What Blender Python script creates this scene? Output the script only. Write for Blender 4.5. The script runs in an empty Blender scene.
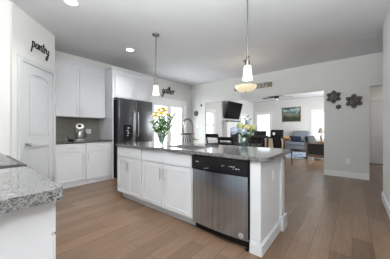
import bpy, bmesh, math, random
from mathutils import Vector, Matrix
random.seed(7)
R = math.radians
PI = math.pi
scene = bpy.context.scene
col = scene.collection

# ------------------------------------------------------------------ camera, world, exposure
F_PX = 194.0
CAM_H = 1.19
cam_d = bpy.data.cameras.new('camera')
cam = bpy.data.objects.new('camera', cam_d); col.objects.link(cam)
cam.location = (0, 0, CAM_H)
cam.rotation_euler = (R(90), 0, R(39))
cam_d.sensor_fit = 'HORIZONTAL'; cam_d.sensor_width = 36
cam_d.lens = 36 * F_PX / 390
cam_d.shift_y = -(129.5 - 128.5) / 390
cam_d.clip_start = 0.02
scene.camera = cam

world = bpy.data.worlds.new('world'); scene.world = world
world.use_nodes = True
bg = world.node_tree.nodes['Background']
bg.inputs[0].default_value = (0.93, 0.97, 1.0, 1)
bg.inputs[1].default_value = 0.85

vs = scene.view_settings
vs.view_transform = 'Standard'; vs.look = 'None'; vs.gamma = 1; vs.use_curve_mapping = False
vs.exposure = 1.64

def area(name, loc, rot, sx, sy, power, color=(1, 1, 1)):
    l = bpy.data.lights.new(name, 'AREA'); l.shape = 'RECTANGLE'
    l.size = sx; l.size_y = sy; l.energy = power; l.color = color
    o = bpy.data.objects.new(name, l); col.objects.link(o)
    o.location = loc; o.rotation_euler = rot
    return o
# unseen bounce and fill lamps added for brightness, plus daylight at the patio door
area('bounce_light', (-0.15, 0.15, 1.95), (R(166), 0, 0), 0.9, 0.6, 58, (0.94, 0.975, 1))
area('bounce_light', (-1.7, -0.05, 2.25), (R(180), R(0), 0), 0.8, 0.5, 11, (0.94, 0.975, 1))
area('daylight_patio', (-5.32, 4.82, 1.1), (0, R(-100), 0), 1.9, 1.5, 32, (0.95, 0.98, 1))
area('hall_fill', (1.5, 7.4, 2.88), (0, 0, 0), 0.5, 0.5, 9, (1, 0.97, 0.92))  # added fill lamp, out of view, brightens the hall and its door
area('living_fill', (0.15, 9.4, 1.4), (0, R(90), 0), 1.8, 3.6, 62, (0.97, 0.98, 1))  # added fill lamp at the right wall, no window there

# ------------------------------------------------------------------ materials
MATS = {}
def mat(name, c, rough=0.5, metal=0.0, var=0.05, scale=12, bump=0.0, stretch=None, spec=None, emit=None, es=0.0):
    m = bpy.data.materials.new(name); m.use_nodes = True
    nt = m.node_tree; b = nt.nodes['Principled BSDF']
    tc = nt.nodes.new('ShaderNodeTexCoord'); mp = nt.nodes.new('ShaderNodeMapping')
    if stretch: mp.inputs['Scale'].default_value = stretch
    nz = nt.nodes.new('ShaderNodeTexNoise'); nz.inputs['Scale'].default_value = scale; nz.inputs['Detail'].default_value = 3
    rp = nt.nodes.new('ShaderNodeValToRGB')
    lo = [max(0, v * (1 - var)) for v in c]; hi = [min(1, v * (1 + var)) for v in c]
    rp.color_ramp.elements[0].position = 0.3; rp.color_ramp.elements[1].position = 0.7
    rp.color_ramp.elements[0].color = (*lo, 1); rp.color_ramp.elements[1].color = (*hi, 1)
    L = nt.links.new
    L(tc.outputs['Object'], mp.inputs['Vector']); L(mp.outputs[0], nz.inputs['Vector'])
    L(nz.outputs['Fac'], rp.inputs[0]); L(rp.outputs[0], b.inputs['Base Color'])
    b.inputs['Roughness'].default_value = rough; b.inputs['Metallic'].default_value = metal
    if spec is not None: b.inputs['Specular IOR Level'].default_value = spec
    if bump:
        bp = nt.nodes.new('ShaderNodeBump'); bp.inputs['Strength'].default_value = bump; bp.inputs['Distance'].default_value = 0.01
        L(nz.outputs['Fac'], bp.inputs['Height']); L(bp.outputs[0], b.inputs['Normal'])
    if emit:
        b.inputs['Emission Color'].default_value = (*emit, 1); b.inputs['Emission Strength'].default_value = es
    MATS[name] = m
    return m

wall_m = mat('wall_paint', (0.66, 0.655, 0.635), 0.85, var=0.01, scale=3)
ceil_m = mat('ceiling_paint', (0.66, 0.665, 0.675), 0.9, var=0.01, scale=3)
trim_m = mat('trim_white', (0.80, 0.80, 0.79), 0.4, var=0.01)
cab_m = mat('cabinet_white', (0.64, 0.65, 0.67), 0.35, var=0.01)
door_m = mat('door_white', (0.56, 0.57, 0.585), 0.4, var=0.01)
pend_m = mat('pendant_nickel', (0.20, 0.19, 0.17), 0.35, 1.0, var=0.05)
faucet_m = mat('warm_nickel', (0.36, 0.33, 0.30), 0.28, 1.0, var=0.05)
nickel = mat('brushed_nickel', (0.55, 0.54, 0.52), 0.3, 1.0, var=0.05)
dw_steel = mat('painted_sheen_steel', (0.55, 0.65, 0.78), 0.22, 1.0, var=0.16, scale=5, stretch=(5, 5, 0.15))  # vertical sheen streaks of the door painted into the base colour
steel = mat('stainless_steel', (0.42, 0.42, 0.42), 0.3, 1.0, var=0.04, scale=30, stretch=(20, 20, 0.6))
dsteel = mat('dark_stainless', (0.17, 0.175, 0.185), 0.28, 1.0, var=0.05, scale=30, stretch=(20, 20, 0.6))
blackp = mat('black_plastic', (0.010, 0.010, 0.011), 0.3, spec=0.2)
blackm = mat('black_metal', (0.02, 0.02, 0.022), 0.5, 0.3)
blackwood = mat('black_wood', (0.010, 0.0095, 0.0095), 0.55, var=0.2, scale=20, stretch=(1, 1, 8), spec=0.2)
leather = mat('black_leather', (0.014, 0.013, 0.014), 0.45, var=0.2, bump=0.2, spec=0.2)
glassblack = mat('black_glass', (0.015, 0.015, 0.018), 0.12, spec=0.35)
screen_m = mat('screen_black', (0.003, 0.003, 0.004), 0.25, spec=0.1)
bluef = mat('blue_grey_fabric', (0.21, 0.235, 0.27), 0.9, var=0.08, scale=60, bump=0.2)
navy = mat('navy_fabric', (0.012, 0.016, 0.04), 0.9)
oak = mat('light_oak', (0.50, 0.38, 0.26), 0.5, var=0.12, scale=12, stretch=(1, 1, 12))
brownw = mat('brown_wood', (0.14, 0.08, 0.045), 0.4, var=0.25, scale=12, stretch=(1, 8, 1))
tanw = mat('tan_wood', (0.42, 0.30, 0.19), 0.45, var=0.2, scale=14)
whitec = mat('white_ceramic', (0.85, 0.84, 0.82), 0.25, var=0.01)
leaf_m = mat('green_leaf', (0.05, 0.13, 0.025), 0.5, var=0.35, scale=30)
palleaf = mat('pale_green_leaf', (0.22, 0.30, 0.16), 0.5, var=0.3, scale=30)
yellow = mat('yellow_petal', (0.90, 0.70, 0.03), 0.6, var=0.12, scale=40)
orange = mat('orange_petal', (0.80, 0.42, 0.12), 0.6, var=0.12, scale=40)
hyblue = mat('blue_petal', (0.42, 0.48, 0.60), 0.7, var=0.2, scale=40)
hygreen = mat('green_petal', (0.48, 0.54, 0.24), 0.7, var=0.2, scale=40)
hycream = mat('cream_petal', (0.75, 0.62, 0.30), 0.7, var=0.2, scale=40)
star_m = mat('pewter_metal', (0.085, 0.08, 0.072), 0.6, 0.3, var=0.4, scale=40)
scroll_m = mat('taupe_carved_wood', (0.24, 0.205, 0.155), 0.6, var=0.3, scale=30)
bronze = mat('bronze_metal', (0.20, 0.15, 0.10), 0.4, 0.8)
tilefire = mat('slate_tile', (0.12, 0.14, 0.16), 0.4, var=0.3, scale=8)
grey_fab = mat('charcoal_fabric', (0.018, 0.019, 0.02), 0.9, var=0.2)
lampsh = mat('taupe_shade', (0.22, 0.19, 0.16), 0.8)
mark_m = mat('white_marking', (0.6, 0.6, 0.6), 0.5)
plate_m = mat('white_plate', (0.82, 0.82, 0.81), 0.35, var=0.005)
shade_m = mat('lit_white_glass', (0.9, 0.88, 0.8), 0.4, var=0.01, emit=(1.0, 0.90, 0.66), es=0.24)
bowl_m = mat('lit_amber_glass', (0.80, 0.72, 0.55), 0.4, var=0.08, scale=6, emit=(1.0, 0.80, 0.50), es=0.16)
down_m = mat('lit_lens', (0.9, 0.9, 0.9), 0.4, emit=(1, 0.98, 0.94), es=1.5)
vent_m = mat('vent_grey', (0.5, 0.5, 0.5), 0.6)
threshold = mat('dark_threshold', (0.03, 0.025, 0.02), 0.6)

def nodes_mat(name):
    m = bpy.data.materials.new(name); m.use_nodes = True
    nt = m.node_tree
    return m, nt, nt.nodes['Principled BSDF']

def ramp(nt, stops, interp='LINEAR'):
    r = nt.nodes.new('ShaderNodeValToRGB'); r.color_ramp.interpolation = interp
    e = r.color_ramp.elements
    e[0].position, e[0].color = stops[0][0], (*stops[0][1], 1)
    e[1].position, e[1].color = stops[-1][0], (*stops[-1][1], 1)
    for p, c in stops[1:-1]:
        k = e.new(p); k.color = (*c, 1)
    return r

def make_floor():
    m, nt, b = nodes_mat('hardwood_planks'); L = nt.links.new
    tc = nt.nodes.new('ShaderNodeTexCoord'); mp = nt.nodes.new('ShaderNodeMapping')
    mp.inputs['Rotation'].default_value = (0, 0, R(90))
    L(tc.outputs['Object'], mp.inputs['Vector'])
    br = nt.nodes.new('ShaderNodeTexBrick')
    br.inputs['Scale'].default_value = 1.0; br.inputs['Brick Width'].default_value = 1.15; br.inputs['Row Height'].default_value = 0.165
    br.inputs['Mortar Size'].default_value = 0.0022; br.inputs['Mortar Smooth'].default_value = 0.2
    br.offset = 0.37; br.offset_frequency = 2
    br.inputs['Color1'].default_value = (0.0, 0.0, 0.0, 1); br.inputs['Color2'].default_value = (1, 1, 1, 1)
    br.inputs['Mortar'].default_value = (0.5, 0.5, 0.5, 1)
    L(mp.outputs[0], br.inputs['Vector'])
    rp = ramp(nt, [(0, (0.136, 0.082, 0.049)), (0.5, (0.178, 0.111, 0.068)), (1, (0.222, 0.142, 0.090))])
    L(br.outputs['Color'], rp.inputs[0])
    mp2 = nt.nodes.new('ShaderNodeMapping'); mp2.inputs['Scale'].default_value = (14, 1.2, 1)
    L(tc.outputs['Object'], mp2.inputs['Vector'])
    nz = nt.nodes.new('ShaderNodeTexNoise'); nz.inputs['Scale'].default_value = 3; nz.inputs['Detail'].default_value = 6
    L(mp2.outputs[0], nz.inputs['Vector'])
    r2 = ramp(nt, [(0.3, (0.80, 0.80, 0.80)), (0.7, (1.12, 1.12, 1.12))])
    L(nz.outputs['Fac'], r2.inputs[0])
    mx = nt.nodes.new('ShaderNodeMix'); mx.data_type = 'RGBA'; mx.blend_type = 'MULTIPLY'; mx.inputs[0].default_value = 1
    L(rp.outputs[0], mx.inputs[6]); L(r2.outputs[0], mx.inputs[7])
    m2 = nt.nodes.new('ShaderNodeMix'); m2.data_type = 'RGBA'; m2.inputs[7].default_value = (0.06, 0.035, 0.022, 1)
    L(br.outputs['Fac'], m2.inputs[0]); L(mx.outputs[2], m2.inputs[6]); L(m2.outputs[2], b.inputs['Base Color'])
    b.inputs['Roughness'].default_value = 0.29
    bp = nt.nodes.new('ShaderNodeBump'); bp.inputs['Strength'].default_value = 0.15; bp.inputs['Distance'].default_value = 0.004
    L(nz.outputs['Fac'], bp.inputs['Height']); L(bp.outputs[0], b.inputs['Normal'])
    return m
floor_m = make_floor()

def make_granite(name, base, light, dark, sc, rough):
    m, nt, b = nodes_mat(name); L = nt.links.new
    tc = nt.nodes.new('ShaderNodeTexCoord')
    v = nt.nodes.new('ShaderNodeTexNoise'); v.inputs['Scale'].default_value = sc * 1.3; v.inputs['Detail'].default_value = 3; v.inputs['Roughness'].default_value = 0.7
    L(tc.outputs['Object'], v.inputs['Vector'])
    v2 = nt.nodes.new('ShaderNodeTexVoronoi'); v2.inputs['Scale'].default_value = sc * 1.2
    L(tc.outputs['Object'], v2.inputs['Vector'])
    s2 = nt.nodes.new('ShaderNodeSeparateColor'); L(v2.outputs['Color'], s2.inputs[0])
    sep = nt.nodes.new('ShaderNodeMix'); sep.inputs[0].default_value = 0.5
    L(s2.outputs[0], sep.inputs[2]); L(v.outputs['Fac'], sep.inputs[3])
    nz = nt.nodes.new('ShaderNodeTexNoise'); nz.inputs['Scale'].default_value = sc * 0.3; nz.inputs['Detail'].default_value = 4
    L(tc.outputs['Object'], nz.inputs['Vector'])
    ad = nt.nodes.new('ShaderNodeMath'); ad.operation = 'MULTIPLY_ADD'; ad.inputs[1].default_value = 0.62
    L(sep.outputs[0], ad.inputs[0])
    mu = nt.nodes.new('ShaderNodeMath'); mu.operation = 'MULTIPLY'; mu.inputs[1].default_value = 0.55
    L(nz.outputs['Fac'], mu.inputs[0]); L(mu.outputs[0], ad.inputs[2])
    rp = ramp(nt, [(0.44, dark), (0.50, tuple(x * 0.5 for x in base)), (0.57, base), (0.68, light)])
    L(ad.outputs[0], rp.inputs[0]); L(rp.outputs[0], b.inputs['Base Color'])
    b.inputs['Roughness'].default_value = rough; b.inputs['Specular IOR Level'].default_value = 0.4
    return m
granite = make_granite('speckled_granite', (0.15, 0.147, 0.138), (0.235, 0.232, 0.225), (0.03, 0.037, 0.05), 150, 0.09)
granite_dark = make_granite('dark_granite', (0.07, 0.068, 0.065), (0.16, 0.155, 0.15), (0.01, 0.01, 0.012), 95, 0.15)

def make_tile():
    m, nt, b = nodes_mat('mosaic_tile'); L = nt.links.new
    tc = nt.nodes.new('ShaderNodeTexCoord'); mp = nt.nodes.new('ShaderNodeMapping')
    mp.inputs['Rotation'].default_value = (R(90), 0, R(90))
    L(tc.outputs['Object'], mp.inputs['Vector'])
    sw = nt.nodes.new('ShaderNodeSeparateXYZ'); cb = nt.nodes.new('ShaderNodeCombineXYZ')
    L(tc.outputs['Object'], sw.inputs[0]); L(sw.outputs[1], cb.inputs[0]); L(sw.outputs[2], cb.inputs[1])
    br = nt.nodes.new('ShaderNodeTexBrick'); br.inputs['Scale'].default_value = 1
    br.inputs['Brick Width'].default_value = 0.05; br.inputs['Row Height'].default_value = 0.025; br.inputs['Mortar Size'].default_value = 0.002
    br.inputs['Color1'].default_value = (0.19, 0.18, 0.16, 1); br.inputs['Color2'].default_value = (0.24, 0.23, 0.205, 1)
    br.inputs['Mortar'].default_value = (0.25, 0.24, 0.22, 1)
    L(cb.outputs[0], br.inputs['Vector']); L(br.outputs['Color'], b.inputs['Base Color'])
    b.inputs['Roughness'].default_value = 0.3
    return m
tile_m = make_tile()

def make_glass(name, tint=(1, 1, 1), refl=0.06, rough=0.02):
    m = bpy.data.materials.new(name); m.use_nodes = True
    nt = m.node_tree; nt.nodes.clear(); L = nt.links.new
    o = nt.nodes.new('ShaderNodeOutputMaterial'); t = nt.nodes.new('ShaderNodeBsdfTransparent'); g = nt.nodes.new('ShaderNodeBsdfGlossy')
    nz = nt.nodes.new('ShaderNodeTexNoise'); nz.inputs['Scale'].default_value = 5
    r = ramp(nt, [(0.3, tint), (0.7, tuple(min(1, x * 1.02) for x in tint))])
    L(nz.outputs['Fac'], r.inputs[0]); L(r.outputs[0], t.inputs[0])
    g.inputs['Roughness'].default_value = rough
    mx = nt.nodes.new('ShaderNodeMixShader'); mx.inputs[0].default_value = refl
    L(t.outputs[0], mx.inputs[1]); L(g.outputs[0], mx.inputs[2]); L(mx.outputs[0], o.inputs[0])
    return m
pane_m = make_glass('window_glass', (0.95, 0.97, 0.98), 0.05)
vase_m = make_glass('clear_vase_glass', (0.78, 0.84, 0.82), 0.22)
bluevase_m = make_glass('blue_green_glass', (0.62, 0.74, 0.74), 0.2)

def make_rug():
    m, nt, b = nodes_mat('blue_patterned_rug'); L = nt.links.new
    tc = nt.nodes.new('ShaderNodeTexCoord')
    nz = nt.nodes.new('ShaderNodeTexNoise'); nz.inputs['Scale'].default_value = 2.6; nz.inputs['Detail'].default_value = 6; nz.inputs['Distortion'].default_value = 1.2
    L(tc.outputs['Object'], nz.inputs['Vector'])
    rp = ramp(nt, [(0.38, (0.08, 0.13, 0.24)), (0.47, (0.28, 0.35, 0.46)), (0.54, (0.55, 0.58, 0.62)), (0.62, (0.16, 0.22, 0.34))])
    L(nz.outputs['Fac'], rp.inputs[0]); L(rp.outputs[0], b.inputs['Base Color']); b.inputs['Roughness'].default_value = 0.95
    return m
rug_m = make_rug()

def make_painting():
    m, nt, b = nodes_mat('landscape_painting'); L = nt.links.new
    tc = nt.nodes.new('ShaderNodeTexCoord'); sp = nt.nodes.new('ShaderNodeSeparateXYZ'); L(tc.outputs['Object'], sp.inputs[0])
    nz = nt.nodes.new('ShaderNodeTexNoise'); nz.inputs['Scale'].default_value = 5; nz.inputs['Detail'].default_value = 5; nz.inputs['Distortion'].default_value = 0.6
    L(tc.outputs['Object'], nz.inputs['Vector'])
    ma = nt.nodes.new('ShaderNodeMath'); ma.operation = 'MULTIPLY_ADD'; ma.inputs[1].default_value = 0.9; 
    L(sp.outputs[2], ma.inputs[0]); 
    m2 = nt.nodes.new('ShaderNodeMath'); m2.operation = 'MULTIPLY'; m2.inputs[1].default_value = 0.55
    L(nz.outputs['Fac'], m2.inputs[0]); L(m2.outputs[0], ma.inputs[2])
    rp = ramp(nt, [(0.10, (0.03, 0.04, 0.02)), (0.20, (0.10, 0.10, 0.05)), (0.30, (0.22, 0.24, 0.19)), (0.38, (0.03, 0.09, 0.10)), (0.50, (0.45, 0.55, 0.54)), (0.60, (0.03, 0.09, 0.105))])
    L(ma.outputs[0], rp.inputs[0]); L(rp.outputs[0], b.inputs['Base Color']); b.inputs['Roughness'].default_value = 0.4
    return m
paint_m = make_painting()

# ------------------------------------------------------------------ mesh helpers
class MB:
    def __init__(s): s.bm = bmesh.new()
    def box(s, x0, x1, y0, y1, z0, z1, bev=0.0, M=None, seg=2):
        t = bmesh.new()
        r = bmesh.ops.create_cube(t, size=1)
        bmesh.ops.scale(t, vec=(abs(x1 - x0), abs(y1 - y0), abs(z1 - z0)), verts=t.verts)
        if bev: bmesh.ops.bevel(t, geom=t.edges[:], offset=bev, segments=seg, affect='EDGES', profile=0.5)
        bmesh.ops.translate(t, vec=((x0 + x1) / 2, (y0 + y1) / 2, (z0 + z1) / 2), verts=t.verts)
        return s.merge(t, M)
    def merge(s, t, M=None):
        if M is not None: bmesh.ops.transform(t, matrix=M, verts=t.verts)
        me = bpy.data.meshes.new('t'); t.to_mesh(me); t.free(); s.bm.from_mesh(me); bpy.data.meshes.remove(me)
        return s
    def lathe(s, prof, n=20, M=None, cap=True):
        t = bmesh.new(); rings = []
        for r, z in prof:
            r = max(r, 0.0003)
            rings.append([t.verts.new((r * math.cos(2 * PI * k / n), r * math.sin(2 * PI * k / n), z)) for k in range(n)])
        for a, b in zip(rings, rings[1:]):
            for k in range(n): t.faces.new((a[k], a[(k + 1) % n], b[(k + 1) % n], b[k]))
        if cap:
            t.faces.new(rings[0][::-1]); t.faces.new(rings[-1])
        bmesh.ops.recalc_face_normals(t, faces=t.faces)
        return s.merge(t, M)
    def tube(s, pts, r, n=8, M=None):
        pts = [Vector(p) for p in pts]
        rr = r if isinstance(r, (list, tuple)) else [r] * len(pts)
        t = bmesh.new(); rings = []
        d0 = (pts[1] - pts[0]).normalized()
        up = Vector((0, 0, 1)) if abs(d0.z) < 0.9 else Vector((1, 0, 0))
        a = d0.cross(up).normalized()
        for i, p in enumerate(pts):
            if i == 0: d = d0
            elif i == len(pts) - 1: d = (pts[i] - pts[i - 1]).normalized()
            else:
                d = (pts[i + 1] - pts[i]).normalized() + (pts[i] - pts[i - 1]).normalized()
                d = d.normalized() if d.length > 1e-6 else (pts[i + 1] - pts[i]).normalized()
            a = (a - d * a.dot(d)); a = a.normalized() if a.length > 1e-6 else d.orthogonal().normalized()
            b = d.cross(a)
            rings.append([t.verts.new(p + (a * math.cos(2 * PI * k / n) + b * math.sin(2 * PI * k / n)) * rr[i]) for k in range(n)])
        for u, v in zip(rings, rings[1:]):
            for k in range(n): t.faces.new((u[k], u[(k + 1) % n], v[(k + 1) % n], v[k]))
        t.faces.new(rings[0][::-1]); t.faces.new(rings[-1])
        bmesh.ops.recalc_face_normals(t, faces=t.faces)
        return s.merge(t, M)
    def prism(s, pts, y0, y1, holes=(), bev=0.0, plane='xz', M=None):
        """outline in the xz (or xy) plane, extruded along y (or z)"""
        t = bmesh.new(); es = []
        for loop in [pts] + list(holes):
            vv = [t.verts.new((p[0], y0, p[1]) if plane == 'xz' else (p[0], p[1], y0)) for p in loop]
            es += [t.edges.new((vv[i], vv[(i + 1) % len(vv)])) for i in range(len(vv))]
        bmesh.ops.triangle_fill(t, edges=es, use_beauty=True)
        ex = bmesh.ops.extrude_face_region(t, geom=t.faces[:])
        dv = (0, y1 - y0, 0) if plane == 'xz' else (0, 0, y1 - y0)
        bmesh.ops.translate(t, vec=dv, verts=[g for g in ex['geom'] if isinstance(g, bmesh.types.BMVert)])
        bmesh.ops.recalc_face_normals(t, faces=t.faces)
        return s.merge(t, M)
    def sphere(s, c, r, sc=(1, 1, 1), sub=2, M=None):
        t = bmesh.new(); bmesh.ops.create_icosphere(t, subdivisions=sub, radius=r)
        bmesh.ops.scale(t, vec=sc, verts=t.verts); bmesh.ops.translate(t, vec=c, verts=t.verts)
        return s.merge(t, M)
    def build(s, name, m, parent=None, smooth=False, bevel=0.0, **props):
        me = bpy.data.meshes.new(name); s.bm.to_mesh(me); s.bm.free()
        me.materials.append(m)
        if smooth:
            for p in me.polygons: p.use_smooth = True
            try: me.set_sharp_from_angle(angle=R(40))
            except Exception: pass
        o = bpy.data.objects.new(name, me); col.objects.link(o)
        if parent is not None: o.parent = parent
        if bevel:
            b = o.modifiers.new('bevel', 'BEVEL'); b.width = bevel; b.segments = 3; b.limit_method = 'ANGLE'; b.angle_limit = R(50)
        for k, v in props.items(): o[k] = v
        return o

def tag(o, label, cat, group=None):
    o['label'] = label; o['category'] = cat
    if group: o['group'] = group
    return o
def thing(name, label, cat, loc=(0, 0, 0), rz=0, group=None):
    o = bpy.data.objects.new(name, None); col.objects.link(o); o.empty_display_size = 0.1
    o.location = loc; o.rotation_euler = (0, 0, rz)
    return tag(o, label, cat, group)
def struct(o): o['kind'] = 'structure'; return o
def kids(o): return [c for c in bpy.data.objects if c.parent is o]
def copy_tree(o, parent=None):
    c = o.copy(); col.objects.link(c)
    if parent is not None: c.parent = parent
    for ch in kids(o): copy_tree(ch, c)
    return c
def wallbox(name, x0, x1, y0, y1, z0, z1, m=None):
    return struct(MB().box(x0, x1, y0, y1, z0, z1).build(name, m or wall_m))

# ------------------------------------------------------------------ room shell
H = 2.9
WX = -5.05      # wall with the fridge and the patio door
WY = 6.0        # wall with the metal flowers and the wide opening
FY = 12.4       # far living room wall
RX = 0.40       # near right wall
wallbox('floor', -5.3, 2.8, -3.2, 12.6, -0.1, 0.0, floor_m)
wallbox('ceiling', -5.3, 2.8, -3.2, 12.6, H, H + 0.1, ceil_m)

def wall_poly(name, rect, holes, t0, t1, axis, m=None):
    """wall slab with rectangular holes; axis 'x' wall lies along X (outline x,z), 'y' along Y."""
    a0, a1 = rect
    mb = MB()
    outl = [(a0, 0), (a1, 0), (a1, H), (a0, H)]
    # split at door-like holes touching the floor by building vertical strips
    xs = sorted({a0, a1} | {h[0] for h in holes} | {h[1] for h in holes})
    for u, v in zip(xs, xs[1:]):
        h = [q for q in holes if q[0] <= u + 1e-6 and q[1] >= v - 1e-6]
        segs = [(0, H)] if not h else [(0, h[0][2]), (h[0][3], H)]
        for z0, z1 in segs:
            if z1 - z0 < 1e-4: continue
            if axis == 'x': mb.box(u, v, t0, t1, z0, z1)
            else: mb.box(t0, t1, u, v, z0, z1)
    return struct(mb.build(name, m or wall_m))

PAT = (4.02, 5.62, 0.0, 2.10)
LW1 = (6.95, 7.72, 0.75, 1.95)
LW2 = (10.55, 11.35, 0.75, 1.95)
wall_poly('wall_left', (1.156, FY + 0.15), [PAT, LW1, LW2], WX - 0.15, WX, 'y')
OPX0, OPX1, OPZ = -4.37, -0.565, 2.18
DRX0, DRX1, DRZ = 0.31, 1.25, 2.16
wall_poly('wall_middle', (WX, 2.7), [(OPX0, OPX1, 0, OPZ), (DRX0, DRX1, 0, DRZ)], WY, WY + 0.12, 'x')
FW1 = (-4.83, -3.97, 0.62, 2.10)
FW2 = (-1.68, -0.86, 0.62, 2.10)
wall_poly('wall_back', (WX, 0.19), [FW1, FW2], FY, FY + 0.15, 'x')
wallbox('wall_living_right', 0.19, 0.31, WY + 0.12, FY + 0.15, 0, H)
# hallway beyond the right doorway
wallbox('wall_hall_end', 0.31, 2.7, 8.9, 9.0, 0, H)
wallbox('wall_hall_right', 2.7, 2.8, 4.49, 9.0, 0, H)
# near right wall and the return beside it
wallbox('wall_right', RX, 2.7, 4.37, 4.49, 0, H)
wallbox('wall_right_near', RX, RX + 0.12, -3.2, 4.37, 0, H)
# pantry walls
A = Vector((-3.57, 0.48)); B = Vector((-4.266, 1.156))
wallbox('wall_pantry_side', A.x - 0.1, A.x, -0.36, A.y - 0.02, 0, H)
wallbox('wall_pantry_back', WX, B.x - 0.02, B.y - 0.1, B.y, 0, H)
THD = math.atan2(B.y - A.y, B.x - A.x)
dlen = (B - A).length
dw = MB().box(0, dlen, 0, 0.09, 0, H).build('wall_pantry', wall_m); dw.location = (A.x, A.y, 0); dw.rotation_euler = (0, 0, THD); struct(dw)
wallbox('wall_front', A.x - 0.1, -0.9, -0.46, -0.36, 0, H)

# baseboards
def board(name, pts, h=0.13, t=0.016):
    mb = MB()
    for (x0, y0), (x1, y1) in zip(pts, pts[1:]):
        d = Vector((x1 - x0, y1 - y0)); L_ = d.length; a = math.atan2(d.y, d.x)
        M = Matrix.Translation((x0, y0, 0)) @ Matrix.Rotation(a, 4, 'Z')
        mb.prism([(0, 0), (-t, 0), (-t, h - 0.03), (-t * 0.45, h - 0.012), (-t * 0.35, h), (0, h)], 0, 0, M=M) if False else None
        mb.box(-t * 0.0, L_ + t * 0.0, -t, 0, 0, h - 0.025, M=M)
        mb.box(0, L_, -t * 0.5, 0, h - 0.025, h, M=M)
    return struct(mb.build(name, trim_m))
board('baseboard_middle', [(OPX1, WY), (DRX0, WY)], h=0.14)
board('baseboard_middle_left', [(WX, WY), (OPX0, WY)], h=0.14)
board('baseboard_right', [(RX, -3.2), (RX, 4.49)][::-1] if False else [(RX, 4.49), (RX, -3.2)], h=0.14)
board('baseboard_right_end', [(2.6, 4.49), (RX - 0.016, 4.49)], h=0.14)
board('baseboard_back', [(WX, FY), (0.19, FY)], h=0.14)
board('baseboard_left_living', [(WX, 6.12), (WX, 8.30)], h=0.14)
board('baseboard_patio', [(WX, 5.72), (WX, 6.0)], h=0.14)

def window(name, axis, a0, a1, z0, z1, wall, depth, nx=2, nz=4, casing=0.09, door=False, inward=1):
    """window filling a hole; local x along wall; interior side is local -y"""
    root = bpy.data.objects.new(name, None); col.objects.link(root); root['kind'] = 'structure'
    if axis == 'y':   # wall at X=wall, interior towards +X
        root.location = (wall, a0, 0); root.rotation_euler = (0, 0, R(90))
    else:
        root.location = (a0, wall, 0)
    w = a1 - a0
    mb = MB()
    c = casing
    mb.box(-c, 0, -0.02, 0, 0 if door else z0 - c, z1 + c * 1.15); mb.box(w, w + c, -0.02, 0, 0 if door else z0 - c, z1 + c * 1.15)
    mb.box(0, w, -0.02, 0, z1, z1 + c * 1.15)
    mb.box(-c - 0.01, w + c + 0.01, -0.03, 0, z1 + c * 1.15, z1 + c * 1.15 + 0.025)
    if not door:
        mb.box(0, w, -0.02, 0, z0 - c, z0); mb.box(-c - 0.015, w + c + 0.015, -0.05, 0, z0 - 0.012, z0 + 0.012)
    mb.build('window_casing', trim_m, root)
    f = MB()
    j = 0.035
    f.box(0, j, 0, depth, z0, z1); f.box(w - j, w, 0, depth, z0, z1); f.box(j, w - j, 0, depth, z1 - j, z1); f.box(j, w - j, 0, depth, z0, z0 + j)
    if not door:
        zm = (z0 + z1) / 2
        f.box(j, w - j, depth * 0.4, depth * 0.75, zm - 0.022, zm + 0.022)
        for k in range(1, nx): 
            xx = j + (w - 2 * j) * k / nx; f.box(xx - 0.008, xx + 0.008, depth * 0.5, depth * 0.65, z0 + j, zm - .022); f.box(xx - 0.008, xx + 0.008, depth * 0.5, depth * 0.65, zm + .022, z1 - j)
        for k in range(1, nz):
            if k * 2 == nz: continue
            zz = z0 + (z1 - z0) * k / nz; f.box(j, w - j, depth * 0.52, depth * 0.63, zz - 0.008, zz + 0.008)
    fo = f.build('window_frame', trim_m, root)
    MB().box(j, w - j, depth * 0.56, depth * 0.58, z0 + j, z1 - j).build('pane', pane_m, root) if not door else None
    return root, fo

# patio french doors
pr, pf = window('door_2', 'y', PAT[0], PAT[1], PAT[2], PAT[3], WX, 0.15, casing=0.10, door=True)
w = PAT[1] - PAT[0]
for side, (x0, x1) in enumerate(((0.037, w / 2 - 0.002), (w / 2 + 0.002, w - 0.037))):
    lf = MB(); st = 0.105
    z0, z1 = 0.037, PAT[3] - 0.037
    lf.box(x0, x0 + st, 0.05, 0.09, z0, z1); lf.box(x1 - st, x1, 0.05, 0.09, z0, z1)
    lf.box(x0 + st, x1 - st, 0.05, 0.09, z1 - 0.10, z1); lf.box(x0 + st, x1 - st, 0.05, 0.09, z0, z0 + 0.24)
    gx0, gx1, gz0, gz1 = x0 + st, x1 - st, z0 + 0.24, z1 - 0.10
    for k in range(1, 3):
        xx = gx0 + (gx1 - gx0) * k / 3; lf.box(xx - 0.007, xx + 0.007, 0.06, 0.08, gz0, gz1)
    for k in range(1, 5):
        zz = gz0 + (gz1 - gz0) * k / 5; lf.box(gx0, gx1, 0.061, 0.079, zz - 0.007, zz + 0.007)
    lo = lf.build('door_leaf', trim_m, pr)
    MB().box(gx0, gx1, 0.069, 0.071, gz0, gz1).build('pane', pane_m, lo)
    hx = w / 2 + (-0.05 if side == 0 else 0.05)
    MB().tube([(hx, 0.05, 0.97), (hx, 0.0, 0.97), (hx + (-0.09 if side == 0 else 0.09), -0.005, 0.97)], 0.009).build('door_handle', nickel, lo, smooth=True)
window('window_1', 'y', LW1[0], LW1[1], LW1[2], LW1[3], WX, 0.15)
window('window_2', 'y', LW2[0], LW2[1], LW2[2], LW2[3], WX, 0.15)
window('window_3', 'x', FW1[0], FW1[1], FW1[2], FW1[3], FY, 0.15, casing=0.10)
window('window_4', 'x', FW2[0], FW2[1], FW2[2], FW2[3], FY, 0.15, casing=0.10)

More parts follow.
